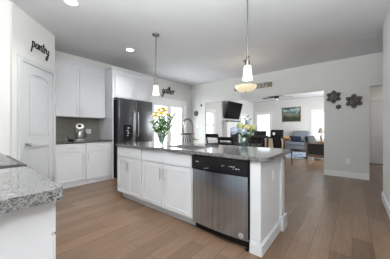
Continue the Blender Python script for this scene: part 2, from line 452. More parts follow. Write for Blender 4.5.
# ---- panelled interior door (leaf mounted in its casing)
def panel_door(name, loc, rz, w, h, hand, arch=True, hinges=True, casing=0.07):
    root = bpy.data.objects.new(name, None); col.objects.link(root); root['kind'] = 'structure'
    root.location = loc; root.rotation_euler = (0, 0, rz)
    c = MB()
    g = 0.012
    c.box(-g - casing, -g, -0.03, 0, 0, h + g + casing, 0.003); c.box(w + g, w + g + casing, -0.03, 0, 0, h + g + casing, 0.003); c.box(-g, w + g, -0.03, 0, h + g, h + g + casing, 0.003)
    c.box(-g, -0.003, -0.014, 0, 0, h + g); c.box(w + 0.003, w + g, -0.014, 0, 0, h + g); c.box(0, w, -0.014, 0, h + 0.003, h + g)
    c.build('door_casing', door_m, root)
    lf = MB(); y0, y1 = -0.022, -0.0015
    st = 0.115
    lf.box(0, w, -0.008, y1, 0.01, h)
    lf.box(0, st, y0, -0.008, 0.01, h); lf.box(w - st, w, y0, -0.008, 0.01, h)
    lf.box(st, w - st, y0, -0.008, 0.01, 0.22)
    lf.box(st, w - st, y0, -0.008, 0.90, 1.06)
    zt = h - 0.12
    if arch:
        n = 14; pts = [(st, h), (w - st, h)]
        for k in range(n + 1):
            x = (w - st) + (2 * st - w) * k / n
            q = (x - w / 2) / (w / 2 - st)
            pts.append((x, zt - 0.10 + 0.10 * math.sqrt(max(0, 1 - q * q * 0.92)) ))
        lf.prism(pts, y0, -0.008)
    else: lf.box(st, w - st, y0, -0.008, zt, h)
    # plank panels with a fine moulding step
    npl = 6
    for zz0, zz1 in ((0.25, 0.87), (1.09, zt - 0.13 if arch else zt - 0.03)):
        a, b_ = st + 0.03, w - st - 0.03
        for k in range(npl):
            x0 = a + (b_ - a) * k / npl; x1 = a + (b_ - a) * (k + 1) / npl
            lf.box(x0 + 0.0008, x1 - 0.0008, -0.013, -0.008, zz0, zz1, 0.0015, seg=1)
    lo = lf.build('door_leaf', door_m, root)
    kx = 0.065 if hand < 0 else w - 0.065
    k = MB(); Mk = Matrix.Translation((kx, y0, 0.955)) @ Matrix.Rotation(R(90), 4, 'X')
    k.lathe([(0.032, 0), (0.032, 0.006), (0.011, 0.010), (0.011, 0.035), (0.024, 0.045), (0.029, 0.058), (0.024, 0.070), (0.004, 0.074)], 20, Mk)
    k.build('door_knob', nickel, lo, smooth=True)
    if hinges:
        hx = w + 0.004 if hand < 0 else -0.004
        for z in (0.26, 1.10, 1.90):
            q = MB(); q.tube([(hx, y0 - 0.010, z), (hx, y0 - 0.010, z + 0.10)], 0.009); q.box(hx - 0.022, hx + 0.006, y0 - 0.003, y0 - 0.0002, z, z + 0.10)
            q.build('hinge', nickel, root, smooth=True)
    return root
s0 = 0.165
px, py = A.x + math.cos(THD) * s0, A.y + math.sin(THD) * s0
panel_door('door_1', (px, py, 0), THD, 0.70, 2.15, -1)
panel_door('door_3', (0.50, 8.9, 0), 0, 0.76, 2.10, 1, arch=False, hinges=False, casing=0.06)
struct(MB().box(0.44, 1.34, 8.80, 8.868, 0, 0.012).build('trim_threshold', threshold))

# ------------------------------------------------------------------ cabinetry
def shaker(mb, x0, x1, z0, z1, y=0.0, t=0.02, fr=0.055):
    mb.box(x0, x1, y - t * 0.55, y, z0, z1)
    f = y - t * 0.55
    mb.box(x0, x0 + fr, y - t, f, z0, z1, 0.0015, seg=1); mb.box(x1 - fr, x1, y - t, f, z0, z1, 0.0015, seg=1)
    mb.box(x0 + fr, x1 - fr, y - t, f, z1 - fr, z1, 0.0015, seg=1); mb.box(x0 + fr, x1 - fr, y - t, f, z0, z0 + fr, 0.0015, seg=1)
def handle(parent, x, z, L_=0.14, vert=True, y=-0.02, r=0.0055):
    h = MB(); a = L_ / 2
    if vert:
        h.tube([(x, y - 0.03, z - a), (x, y - 0.03, z + a)], r); 
        for s in (-1, 1): h.tube([(x, y, z + s * a * 0.7), (x, y - 0.03, z + s * a * 0.7)], r * 0.8)
    else:
        h.tube([(x - a, y - 0.03, z), (x + a, y - 0.03, z)], r)
        for s in (-1, 1): h.tube([(x + s * a * 0.7, y, z), (x + s * a * 0.7, y - 0.03, z)], r * 0.8)
    return h.build('handle', nickel, parent, smooth=True)

def base_cabinet(label, loc, rz, w, d, drawers, doors, group=None, toe=0.05, zb=0.10, zt=0.885, dh=0.16, inset=0.0, handles_on_drawers=True):
    t = thing('base_cabinet', label, 'cabinet', loc, rz, group)
    b = MB(); b.box(0, w, 0, d, zb, zt); b.box(inset, w, toe, d, 0, zb); b.build('body', cab_m, t)
    zd = zt - 0.008
    for (x0, x1) in drawers:
        m = MB(); m.box(x0, x1, -0.02, 0, zd - dh, zd, 0.003)
        o = m.build('drawer', cab_m, t)
        if handles_on_drawers: handle(o, (x0 + x1) / 2, zd - dh / 2, 0.13, False)
    for (x0, x1, side) in doors:
        m = MB(); shaker(m, x0, x1, zb + 0.008, zd - dh - 0.012 if drawers else zd); o = m.build('door', cab_m, t)
        handle(o, x0 + 0.035 if side < 0 else x1 - 0.035, zd - dh - 0.12 - 0.03, 0.15, True)
    return t

IY = 1.80
base_cabinet('white island cabinet at the fridge end with one wide drawer above two doors', (-3.20, IY, 0), 0, 0.708, 0.75,
             [(0.012, 0.696)], [(0.012, 0.34, 1), (0.346, 0.696, -1)], inset=0.08)
base_cabinet('white island sink cabinet with two plain false fronts above two doors, left of the dishwasher', (-2.49, IY, 0), 0, 1.0, 0.75,
             [(0.012, 0.485), (0.491, 0.985)], [(0.012, 0.485, 1), (0.491, 0.985, -1)], handles_on_drawers=False)
# end panel of the island
ep = thing('island_end_panel', 'white painted end panel of the island with baseboard, right of the dishwasher', 'panel', (-0.765, IY, 0))
MB().box(0, 0.105, -0.012, 0.60, 0, 0.885, 0.003).build('panel', cab_m, ep)
b = MB(); b.box(0.02, 0.125, 0.60, 0.72, 0, 0.885, 0.003); b.build('corner_post', cab_m, ep)
b = MB(); b.box(0.105, 0.12, -0.012, 0.60, 0, 0.10, 0.002); b.box(0.0, 0.12, -0.026, -0.012, 0, 0.10, 0.002); b.box(0.0, 0.113, -0.019, -0.012, 0.10, 0.115); b.box(0.105, 0.113, -0.012, 0.60, 0.10, 0.115)
b.box(0.105, 0.15, 0.575, 0.60, 0, 0.16, 0.002); b.box(0.125, 0.15, 0.60, 0.745, 0, 0.16, 0.002); b.box(0.02, 0.125, 0.72, 0.745, 0, 0.16, 0.002)
b.build('baseboard', cab_m, ep)
b = MB(); b.box(0.105, 0.11, 0.30, 0.37, 0.64, 0.75, 0.002); b.build('outlet_plate', plate_m, ep)

# dishwasher
dwt = thing('dishwasher', 'stainless steel dishwasher with a black control panel built into the island', 'dishwasher', (-1.482, IY, 0))
b = MB(); b.box(0.005, 0.708, 0.0, 0.55, 0.10, 0.88); b.build('body', blackp, dwt)
b = MB(); b.box(0.02, 0.70, 0.05, 0.5, 0.0, 0.10); b.box(0.02, 0.70, 0.02, 0.05, 0.012, 0.098); b.build('kick_plate', blackp, dwt)
b = MB(); n = 24; W_ = 0.69
prof = [(0.008, -0.002)] + [(0.008 + W_ * k / n, -0.024 - 0.022 * (1 - (2 * k / n - 1) ** 2)) for k in range(n + 1)] + [(0.008 + W_, -0.002)]
b.prism(prof, 0.095, 0.715, plane='xy'); b.build('door', dw_steel, dwt, smooth=True)
b = MB(); prof2 = [(0.002, -0.002)] + [(0.002 + 0.70 * k / n, -0.034 - 0.024 * (1 - (2 * k / n - 1) ** 2)) for k in range(n + 1)] + [(0.702, -0.002)]
b.prism(prof2, 0.72, 0.872, plane='xy'); cp = b.build('control_panel', blackp, dwt, smooth=True, bevel=0.006)
def cy(x): q = 2 * (x - 0.002) / 0.70 - 1; return -0.034 - 0.024 * (1 - q * q)
for (x0, x1, z0, z1) in ((0.075, 0.115, 0.807, 0.815), (0.425, 0.428, 0.795, 0.812), (0.440, 0.443, 0.795, 0.812), (0.452, 0.46, 0.803, 0.808), (0.51, 0.518, 0.80, 0.81), (0.53, 0.545, 0.80, 0.81), (0.553, 0.57, 0.80, 0.81), (0.55, 0.56, 0.782, 0.786), (0.575, 0.60, 0.782, 0.79), (0.606, 0.62, 0.782, 0.79)):
    y = cy((x0 + x1) / 2); MB().box(x0, x1, y - 0.0025, y + 0.003, z0, z1).build('marking', mark_m, cp)
b = MB(); b.tube([(0.20, cy(.2) - 0.004, 0.742), (0.23, cy(.23) - 0.006, 0.752), (0.262, cy(.262) - 0.004, 0.757)], 0.005); b.build('latch_handle', nickel, cp, smooth=True)
b = MB(); Mb = Matrix.Translation((0.630, -0.0335, 0.135)) @ Matrix.Rotation(R(90), 4, 'X')
ring = [(0.022 * math.cos(a * PI / 12), 0.022 * math.sin(a * PI / 12), 0.0) for a in range(25)]
b.tube(ring, 0.0016, 6, Mb); b.tube([(-0.014, -0.006, 0), (-0.004, 0.008, 0), (0.004, -0.006, 0), (0.014, 0.008, 0)], 0.0016, 6, Mb); b.build('badge', plate_m, dwt, smooth=True)
b = MB(); b.box(0.675, 0.70, -0.03, 0.018, 0.0, 0.03, 0.004); b.build('foot', blackp, dwt)

# island worktop with a cut-out for the sink
def rounded(x0, x1, y0, y1, r, n=6, which=(1, 1, 1, 1)):
    pts = []
    for (cx, cy_, a0, f) in ((x1, y0, -90, which[0]), (x1, y1, 0, which[1]), (x0, y1, 90, which[2]), (x0, y0, 180, which[3])):
        rr = r if f else 0.004
        ox = cx - rr if cx == x1 else cx + rr; oy = cy_ - rr if cy_ == y1 else cy_ + rr
        for k in range(n + 1):
            a = R(a0 + 90 * k / n); pts.append((ox + rr * math.cos(a), oy + rr * math.sin(a)))
    return pts
SX0, SX1, SY0, SY1 = -2.17, -1.53, 1.90, 2.30
wt = MB(); wt.prism(rounded(-3.235, -0.595, 1.755, 2.72, 0.06), 0.8865, 0.925, holes=[rounded(SX0, SX1, SY0, SY1, 0.05)], plane='xy')
tag(wt.build('island_worktop', granite, bevel=0.008), 'long polished grey speckled granite worktop on the kitchen island', 'worktop')
sk = thing('kitchen_sink', 'undermount stainless steel sink set in the island worktop', 'sink', (0, 0, 0))
# basin walls hang under the cut-out
b = MB(); b.box(SX0, SX0 + 0.006, SY0, SY1, 0.886 + 0.0, 0.92); b.box(SX1 - 0.006, SX1, SY0, SY1, 0.886, 0.92)
b.box(SX0 + 0.006, SX1 - 0.006, SY0, SY0 + 0.006, 0.886, 0.92); b.box(SX0 + .006, SX1 - .006, SY1 - 0.006, SY1, 0.886, 0.92)
b.box(SX0, SX1, SY0, SY1, 0.8862, 0.889)
b.build('basin', steel, sk, bevel=0.002)
b = MB(); b.lathe([(0.04, 0.889), (0.04, 0.892), (0.02, 0.891)], 16, Matrix.Translation((-1.85, 2.1, 0))); b.build('drain', nickel, sk, smooth=True)
# gooseneck faucet
fc = thing('kitchen_faucet', 'brushed nickel gooseneck faucet with pull-down spray head behind the island sink', 'faucet', (-2.03, 2.44, 0.925), R(0))
b = MB(); b.lathe([(0.028, 0), (0.028, 0.008), (0.019, 0.015), (0.017, 0.10), (0.014, 0.11)], 18); b.build('base', faucet_m, fc, smooth=True)
pts = [(0, 0, 0.10), (0, 0, 0.30)] + [(0, -0.115 + 0.115 * math.cos(a), 0.30 + 0.115 * math.sin(a)) for a in [k * PI / 10 for k in range(1, 10)]] + [(0, -0.23, 0.29)]
b = MB(); b.tube(pts, 0.0155, 12); b.build('spout', faucet_m, fc, smooth=True)
b = MB(); b.tube([(0, -0.23, 0.292), (0, -0.232, 0.26), (0, -0.234, 0.19), (0, -0.234, 0.18)], [0.014, 0.016, 0.021, 0.018], 14); b.build('spray_head', faucet_m, fc, smooth=True)
b = MB(); b.tube([(0.010, 0, 0.085), (0.035, 0, 0.09)], [0.016, 0.016], 12); b.tube([(0.03, 0, 0.125), (0.035, 0, 0.10), (0.06, 0.0, 0.088), (0.11, 0.015, 0.082)], [0.010, 0.016, 0.014, 0.009], 10); b.build('lever', faucet_m, fc, smooth=True)

# wall cabinets run (left wall): local x -> +Y, front faces +X
LZ = R(90)
base_cabinet('white base cabinet with two drawers and two doors under the dark counter beside the fridge', (-4.41, 1.165, 0), LZ, 1.155, 0.62,
             [(0.02, 0.565), (0.585, 1.14)], [(0.02, 0.565, 1), (0.585, 1.14, -1)], toe=0.012, zb=0.09)
b = MB(); b.box(-0.0, 1.155, -0.03, 0.62, 0, 0.035, 0.004)
wt2 = MB(); wt2.box(-5.038, -4.375, 1.162, 2.324, 0.8865, 0.922, 0.004)
b.bm.free()
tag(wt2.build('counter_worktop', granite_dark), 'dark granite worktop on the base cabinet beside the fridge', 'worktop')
bs = MB(); bs.box(-5.049, -5.040, 1.162, 2.326, 0.9225, 1.44); tag(bs.build('tile_backsplash', tile_m), 'taupe mosaic tile backsplash between dark worktop and wall cabinets', 'backsplash')
uc = thing('wall_cabinet', 'white two-door wall cabinet above the mosaic backsplash', 'cabinet', (-4.74, 1.162, 1.44), LZ)
b = MB(); b.box(0, 1.165, 0, 0.305, 0, 1.16); b.build('body', cab_m, uc)
for x0, x1, s in ((0.03, 0.575, 1), (0.583, 1.15, -1)):
    m = MB(); shaker(m, x0, x1, 0.01, 1.13); o = m.build('door', cab_m, uc); handle(o, x1 - 0.035 if s > 0 else x0 + 0.035, 0.14, 0.15)
b = MB(); b.prism([(0, 1.14), (1.165, 1.14), (1.165, 1.16), (0, 1.16)], -0.022, 0.0); b.prism([(0, 1.16), (1.165, 1.16), (1.165, 1.19), (0, 1.19)], -0.04, 0.30); b.build('crown', cab_m, uc)

# refrigerator enclosure
FE0, FE1 = 2.333, 3.47
for (y0, y1, lab) in ((FE0, FE0 + 0.03, 'tall white panel on the left side of the fridge, next to the dark counter'), (FE1 - 0.03, FE1, 'tall white panel on the right side of the fridge, next to the patio door')):
    m = MB(); m.box(-5.045, -4.40, y0, y1, 0, 1.928, 0.002); tag(m.build('fridge_side_panel', cab_m), lab, 'panel')
of = thing('fridge_cabinet', 'white two-door cabinet above the refrigerator', 'cabinet', (-4.40, FE0, 1.93), LZ)
b = MB(); b.box(0, FE1 - FE0, 0, 0.64, 0, 0.66); b.build('body', cab_m, of)
WF = FE1 - FE0
for x0, x1, s in ((0.06, WF / 2 - 0.004, 1), (WF / 2 + 0.004, WF - 0.06, -1)):
    m = MB(); shaker(m, x0, x1, 0.02, 0.62); o = m.build('door', cab_m, of); handle(o, x1 - 0.035 if s > 0 else x0 + 0.035, 0.14, 0.15)
b = MB(); b.box(-0.02, WF + 0.02, -0.022, 0.64, 0.66, 0.675); b.box(-0.045, WF + 0.045, -0.045, 0.64, 0.675, 0.70, 0.004); b.build('crown', cab_m, of)

# refrigerator
fr = thing('refrigerator', 'dark stainless french door refrigerator with ice dispenser', 'refrigerator', (-4.24, FE0 + 0.075, 0), LZ)
FW_ = 0.985
b = MB(); b.box(0, FW_, 0.075, 0.75, 0.02, 1.88, 0.006); b.build('body', blackm, fr)
b = MB(); b.box(0.02, FW_ - 0.02, 0.10, 0.7, 0.0, 0.02); b.build('foot_grille', blackp, fr)
def fdoor(x0, x1, z0, z1, nm='door'):
    m = MB(); m.box(x0, x1, 0.0, 0.07, z0, z1, 0.012, seg=3); return m.build(nm, dsteel, fr, smooth=True)
d1 = fdoor(0.002, 0.452, 0.74, 1.905); d2 = fdoor(0.460, FW_ - 0.002, 0.74, 1.905); d3 = fdoor(0.002, FW_ - 0.002, 0.06, 0.73, 'freezer_drawer')
for dd, x in ((d1, 0.412), (d2, 0.505)):
    m = MB(); m.tube([(x, 0.0, 0.98), (x, -0.035, 0.99), (x, -0.042, 1.06), (x, -0.045, 1.28), (x, -0.042, 1.52), (x, -0.035, 1.59), (x, 0.0, 1.60)], 0.014, 12); m.build('handle', steel, dd, smooth=True)
m = MB(); m.tube([(0.1, 0.0, 0.64), (0.12, -0.05, 0.64), (FW_ - 0.12, -0.05, 0.64), (FW_ - 0.1, 0.0, 0.64)], 0.012, 12); m.build('handle', steel, d3, smooth=True)
m = MB(); m.box(0.12, 0.34, -0.006, 0.002, 0.915, 1.28, 0.003); dp = m.build('dispenser', glassblack, d1)
for (x0, x1, z0, z1) in ((0.22, 0.27, 1.19, 1.22), (0.19, 0.25, 1.13, 1.15), (0.22, 0.26, 1.07, 1.10), (0.21, 0.24, 1.01, 1.03)):
    MB().box(x0, x1, -0.009, -0.0055, z0, z1).build('dispenser_light', mark_m, dp)
mg = MB(); mg.box(0, 0.055, -0.004, 0.0, 0, 0.075, 0.001); tag(mg.build('fridge_magnet', whitec), 'small white magnet note on the right edge of the refrigerator door', 'magnet')
bpy.data.objects['fridge_magnet'].location = (-4.236, FE0 + 0.075 + FW_ - 0.085, 1.48); bpy.data.objects['fridge_magnet'].rotation_euler = (0, 0, LZ)

# outlet on backsplash
def outlet(label, loc, rz, w=0.075, h=0.115, name='wall_outlet', n=1):
    t = thing(name, label, 'outlet' if name == 'wall_outlet' else 'switch', loc, rz)
    MB().box(-w / 2, w / 2, -0.006, 0, -h / 2, h / 2, 0.002).build('plate', plate_m, t)
    for k in range(n):
        x = (k - (n - 1) / 2) * 0.046
        MB().box(x - 0.016, x + 0.016, -0.009, -0.006, -0.033, 0.033, 0.002).build('socket' if name == 'wall_outlet' else 'toggle', plate_m, t)
    return t
outlet('white double outlet plate on the mosaic backsplash', (-5.039, 2.06, 1.12), LZ, 0.12, 0.115, n=2)
outlet('white outlet low on the wall below the metal flowers', (-0.08, WY - 0.0005, 0.40), 0, 0.085, 0.125)
outlet('white light switch on the narrow wall left of the wide opening', (-4.74, WY - 0.0005, 1.27), 0, 0.08, 0.12, 'light_switch')

# left counter: range and worktops (front faces +Y -> rotate 180)
YF = 0.30
def back_to_front(name_label, x0, x1):
    pass
nc = base_cabinet('white base cabinet at the lower left, nearest the camera, under the speckled worktop', (-1.065, YF - 0.025, 0), R(180), 0.715, 0.62,
                  [(0.01, 0.705)], [(0.01, 0.355, 1), (0.36, 0.705, -1)], zb=0.10, zt=0.875)
t = MB(); t.prism(rounded(-1.788, -0.995, -0.358, YF + 0.005, 0.022, which=(0, 1, 0, 0)), 0.8765, 0.928, plane='xy')
tag(t.build('range_worktop', granite, bevel=0.008), 'grey speckled granite worktop at the lower left, beside the range', 'worktop')
base_cabinet('white base cabinet between the range and the pantry corner', (-2.56, 0.28, 0), R(180), 0.95, 0.62, [(0.01, 0.94)], [(0.01, 0.47, 1), (0.475, 0.94, -1)], zb=0.10)
t = MB(); t.box(-3.565, -2.556, -0.358, 0.315, 0.8865, 0.925, 0.006)
tag(t.build('corner_worktop', granite), 'short granite worktop between range and pantry wall', 'worktop')
rg = thing('range', 'black glass top range with stainless front trim at the left edge', 'range', (-1.792, YF + 0.02, 0), R(180))
RWd = 0.76
b = MB(); b.box(0.0, RWd, 0.03, 0.66, 0.03, 0.905, 0.003); b.build('body', steel, rg)
b = MB(); b.box(0.0, RWd, 0.0, 0.66, 0.906, 0.934, 0.006); b.build('rim', blackp, rg)
b = MB(); b.box(0.03, RWd - 0.03, 0.03, 0.63, 0.934, 0.938, 0.001); b.build('cooktop', glassblack, rg)
b = MB(); b.box(0.01, RWd - 0.01, -0.012, 0.028, 0.24, 0.80, 0.006); od = b.build('oven_door', steel, rg)
b = MB(); b.box(0.10, RWd - 0.1, -0.015, -0.0125, 0.34, 0.66, 0.001); b.build('oven_window', glassblack, od)
b = MB(); b.tube([(0.05, -0.012, 0.74), (0.05, -0.06, 0.74), (RWd - 0.05, -0.06, 0.74), (RWd - 0.05, -0.012, 0.74)], 0.011); b.build('handle', steel, od, smooth=True)
b = MB()
b.prism([(0.0, 0.82), (RWd, 0.82), (RWd, 0.90), (0.0, 0.90)], -0.025, 0.028); b.build('control_strip', steel, rg, bevel=0.008)
b = MB(); b.tube([(0.02, 0.0, 0.895), (0.02, -0.035, 0.885), (RWd / 2, -0.042, 0.885), (RWd - 0.02, -0.035, 0.885), (RWd - 0.02, 0.0, 0.895)], 0.012, 10); b.build('front_rail', steel, rg, smooth=True)
b = MB(); b.box(0.01, RWd - 0.01, -0.008, 0.028, 0.05, 0.23, 0.006); b.build('drawer', steel, rg)
for (cx, cy_, r) in ((0.2, 0.2, 0.10), (0.56, 0.2, 0.08), (0.2, 0.47, 0.08), (0.56, 0.47, 0.10)):
    m = MB(); m.tube([(cx + r * math.cos(a * PI / 16), cy_ + r * math.sin(a * PI / 16), 0.9385) for a in range(33)], 0.0012, 4); m.build('burner_ring', mark_m, rg)

# coffee maker on the dark counter
cm = thing('coffee_maker', 'shiny steel coffee maker with a tilted round cream lid on the dark counter', 'coffee maker', (-4.78, 1.765, 0.922), R(70))
cm.scale = (1.12, 1.12, 1.12)
b = MB(); b.box(-0.075, 0.075, -0.09, 0.09, 0, 0.025, 0.008); b.box(-0.07, 0.07, 0.02, 0.09, 0.025, 0.30, 0.012); b.build('body', steel, cm, smooth=True)
b = MB(); b.lathe([(0.055, 0.03), (0.065, 0.06), (0.065, 0.14), (0.05, 0.175), (0.045, 0.18)], 20, Matrix.Translation((0, -0.045, 0))); b.build('carafe', steel, cm, smooth=True)
Ml = Matrix.Translation((0, -0.03, 0.27)) @ Matrix.Rotation(R(50), 4, 'X')
b = MB(); b.lathe([(0.07, -0.03), (0.078, 0.0), (0.078, 0.02), (0.066, 0.026)], 24, Ml); b.build('head', steel, cm, smooth=True)
b = MB(); b.lathe([(0.064, 0.024), (0.064, 0.030), (0.036, 0.031)], 24, Ml); b.build('lid', whitec, cm, smooth=True)
b = MB(); b.lathe([(0.035, 0.030), (0.035, 0.034), (0.01, 0.036)], 20, Ml); b.build('dial', blackp, cm, smooth=True)
b = MB(); b.tube([(0.07, -0.05, 0.15), (0.115, -0.07, 0.14), (0.115, -0.07, 0.07), (0.07, -0.05, 0.06)], 0.008); b.build('handle', blackp, cm, smooth=True)
sc_ = thing('spoon_rest', 'small black dish with a curled handle left of the coffee maker', 'dish', (-4.70, 1.57, 0.922), R(20))
b = MB(); b.lathe([(0.04, 0), (0.055, 0.012), (0.06, 0.03), (0.054, 0.03), (0.04, 0.014), (0.001, 0.01)], 20); b.build('bowl', blackp, sc_, smooth=True)
b = MB(); b.tube([(-0.055, 0, 0.025), (-0.09, 0, 0.045), (-0.10, 0, 0.07), (-0.085, 0, 0.085)], 0.006); b.build('handle', blackp, sc_, smooth=True)

# ------------------------------------------------------------------ lights hanging and recessed
def pendant(x, y, label):
    t = thing('pendant_light', label, 'pendant light', (x, y, H), 0)
    b = MB(); b.lathe([(0.001, -0.035), (0.02, -0.034), (0.062, -0.018), (0.066, -0.004), (0.066, 0.0)], 24); b.build('canopy', pend_m, t, smooth=True)
    b = MB(); b.tube([(0, 0, -0.03), (0, 0, -0.86)], 0.0075, 10); b.build('rod', pend_m, t, smooth=True)
    b = MB(); b.lathe([(0.0075, -0.80), (0.018, -0.805), (0.018, -0.825), (0.010, -0.83)], 16); b.tube([(-0.035, 0, -0.814), (0.035, 0, -0.814)], 0.006); b.tube([(-0.035, 0, -0.804), (-0.035, 0, -0.824)], 0.009); b.tube([(0.035, 0, -0.804), (0.035, 0, -0.824)], 0.009); b.build('crossbar', pend_m, t, smooth=True)
    b = MB(); b.lathe([(0.010, -0.86), (0.028, -0.87), (0.033, -0.925), (0.030, -0.93)], 18); b.build('socket_cup', pend_m, t, smooth=True)
    b = MB(); b.lathe([(0.034, -0.925), (0.043, -0.93), (0.049, -0.98), (0.058, -1.06), (0.063, -1.10), (0.060, -1.10), (0.054, -1.06), (0.044, -0.98), (0.034, -0.935)], 24, cap=False)
    b.build('lamp_shade', shade_m, t, smooth=True)
    l = bpy.data.lights.new('pendant_bulb', 'POINT'); l.energy = 0.6; l.color = (1, 0.88, 0.7); l.shadow_soft_size = 0.03
    lo = bpy.data.objects.new('bulb', l); col.objects.link(lo); lo.parent = t; lo.location = (0, 0, -1.05)
    return t
pendant(-1.017, 2.3, 'nickel rod pendant with white glass shade, the near one over the island')
pendant(-2.78, 2.3, 'nickel rod pendant with white glass shade, the far one near the fridge')

bl = thing('bowl_pendant', 'amber glass bowl light hanging in front of the carved wood scroll', 'ceiling light', (-2.08, 4.6, H))
b = MB(); b.lathe([(0.001, -0.04), (0.05, -0.03), (0.07, -0.005), (0.07, 0)], 24); b.build('canopy', pend_m, bl, smooth=True)
b = MB(); b.tube([(0, 0, -0.03), (0, 0, -0.79)], 0.007); b.build('rod', pend_m, bl, smooth=True)
b = MB(); pr_ = [(0.27 * math.cos(a), -0.64 - 0.155 * math.sin(a)) for a in [k * PI / 2 / 12 for k in range(12)]] + [(0.01, -0.795)]
b.lathe(pr_ + [(0.01, -0.787)] + [(0.262 * math.cos(a), -0.64 - 0.147 * math.sin(a)) for a in [k * PI / 2 / 12 for k in range(11, -1, -1)]], 36, cap=False); b.build('glass_bowl', bowl_m, bl, smooth=True)
b = MB(); b.lathe([(0.012, -0.785), (0.018, -0.80), (0.008, -0.82), (0.001, -0.825)], 14); b.build('finial', bronze, bl, smooth=True)
l = bpy.data.lights.new('bowl_bulb', 'POINT'); l.energy = 0.5; l.color = (1, 0.85, 0.65); l.shadow_soft_size = 0.06
lo = bpy.data.objects.new('bulb', l); col.objects.link(lo); lo.parent = bl; lo.location = (0, 0, -0.60)

def downlight(x, y, label):
    t = thing('recessed_light', label, 'recessed light', (x, y, H))
    b = MB(); b.lathe([(0.078, 0), (0.092, -0.001), (0.092, -0.006), (0.075, -0.010), (0.075, -0.004)], 28, cap=False); b.build('trim_ring', trim_m, t, smooth=True)
    b = MB(); b.lathe([(0.001, -0.003), (0.076, -0.003), (0.076, -0.006), (0.001, -0.0065)], 28, cap=False); b.build('lens', down_m, t)
    l = bpy.data.lights.new('downlight', 'SPOT'); l.energy = 26; l.spot_size = R(130); l.spot_blend = 0.8; l.color = (1, 0.98, 0.95); l.shadow_soft_size = 0.07
    lo = bpy.data.objects.new('bulb', l); col.objects.link(lo); lo.parent = t; lo.location = (0, 0, -0.02)
downlight(-3.74, 2.38, 'lit recessed ceiling light in front of the cabinet above the fridge')
downlight(-2.94, 0.98, 'lit recessed ceiling light at the top edge, nearest the pantry door')
sd = MB(); sd.lathe([(0.001, -0.03), (0.03, -0.03), (0.045, -0.02), (0.05, 0)], 20, Matrix.Translation((-4.55, 5.12, H))); tag(sd.build('smoke_detector', vent_m, smooth=True), 'small grey round detector on the ceiling near the far corner', 'detector')
av = thing('ceiling_vent', 'small white air vent in the ceiling near the right wall', 'vent', (0.24, 4.9, H))
b = MB(); b.box(-0.13, 0.13, -0.08, -0.07, -0.008, 0); b.box(-0.13, 0.13, 0.07, 0.08, -0.008, 0); b.box(-0.13, -0.12, -0.07, 0.07, -0.008, 0); b.box(0.12, 0.13, -0.07, 0.07, -0.008, 0); b.build('frame', vent_m, av)
b = MB()
for k in range(7): b.box(-0.12, 0.12, -0.065 + k * 0.02, -0.057 + k * 0.02, -0.007, -0.001)
b.build('slats', vent_m, av)

# ------------------------------------------------------------------ wall decoration
# scripted words made of bent metal wire
LET = {
 'p': (0.9, [[(0.0, 0.75), (0.12, 1.0), (0.14, 0.4), (0.05, -1.1)], [(0.12, 0.7), (0.35, 1.02), (0.6, 0.85), (0.62, 0.3), (0.4, 0.0), (0.14, 0.15)]]),
 'a': (0.85, [[(0.65, 0.85), (0.35, 1.0), (0.08, 0.65), (0.1, 0.15), (0.35, 0.0), (0.6, 0.35), (0.66, 0.95), (0.66, 0.2), (0.88, 0.05)]]),
 'n': (0.85, [[(0.02, 0.9), (0.12, 0.95), (0.1, 0.0), (0.2, 0.6), (0.42, 1.0), (0.6, 0.85), (0.6, 0.15), (0.85, 0.05)]]),
 't': (0.6, [[(0.3, 1.75), (0.22, 0.3), (0.38, 0.0), (0.6, 0.12)], [(-0.05, 1.2), (0.65, 1.32)]]),
 'r': (0.65, [[(0.02, 0.8), (0.15, 1.05), (0.12, 0.0), (0.2, 0.65), (0.4, 1.0), (0.62, 0.9)]]),
 'y': (0.85, [[(0.05, 1.0), (0.1, 0.3), (0.35, 0.05), (0.6, 0.4), (0.66, 1.0), (0.62, -0.4), (0.4, -1.25), (0.1, -1.0), (0.3, -0.4), (0.85, 0.1)]]),
 'g': (0.85, [[(0.65, 0.85), (0.35, 1.0), (0.08, 0.6), (0.15, 0.1), (0.5, 0.15), (0.66, 0.9), (0.6, -0.5), (0.35, -1.1), (0.08, -0.8), (0.4, -0.3), (0.9, 0.1)]]),
 'h': (0.85, [[(0.0, 0.3), (0.3, 1.2), (0.28, 1.8), (0.12, 1.7), (0.08, 0.0), (0.2, 0.65), (0.42, 1.0), (0.6, 0.8), (0.6, 0.1), (0.85, 0.05)]]),
 'e': (0.75, [[(0.05, 0.45), (0.5, 0.65), (0.45, 1.0), (0.15, 0.95), (0.08, 0.3), (0.35, 0.0), (0.75, 0.2)]]),
}
def smoothpts(p, n=4):
    out = []
    for i in range(len(p) - 1):
        a = Vector(p[max(i - 1, 0)]); b_ = Vector(p[i]); c = Vector(p[i + 1]); d = Vector(p[min(i + 2, len(p) - 1)])
        for k in range(n):
            t_ = k / n
            out.append(0.5 * ((2 * b_) + (c - a) * t_ + (2 * a - 5 * b_ + 4 * c - d) * t_ ** 2 + (3 * b_ - a - 3 * c + d) * t_ ** 3))
    out.append(Vector(p[-1])); return out
def word(text, name, label, loc, rz, width, xh, r, slope=0.0, cat='sign'):
    tot = sum(LET[c][0] for c in text); mb = MB(); x = 0; k = width / tot
    for c in text:
        wd, strokes = LET[c]
        for s in strokes:
            pp = smoothpts([(q[0], q[1]) for q in s])
            mb.tube([((x + q.x + q.y * 0.15) * k, -r, q.y * xh + slope * (x + q.x) * k) for q in pp], r, 6)
        x += wd
    o = mb.build(name, blackm, smooth=True); o.location = loc; o.rotation_euler = (0, 0, rz)
    return tag(o, label, cat)
nrm = Vector((math.sin(THD), -math.cos(THD)))
wx, wy = A.x + math.cos(THD) * 0.36, A.y + math.sin(THD) * 0.36
word('pantry', 'pantry_sign', 'black script word sign reading pantry above the white pantry door', (wx + nrm.x * 0.002, wy + nrm.y * 0.002, 2.46), THD, 0.42, 0.082, 0.0085)
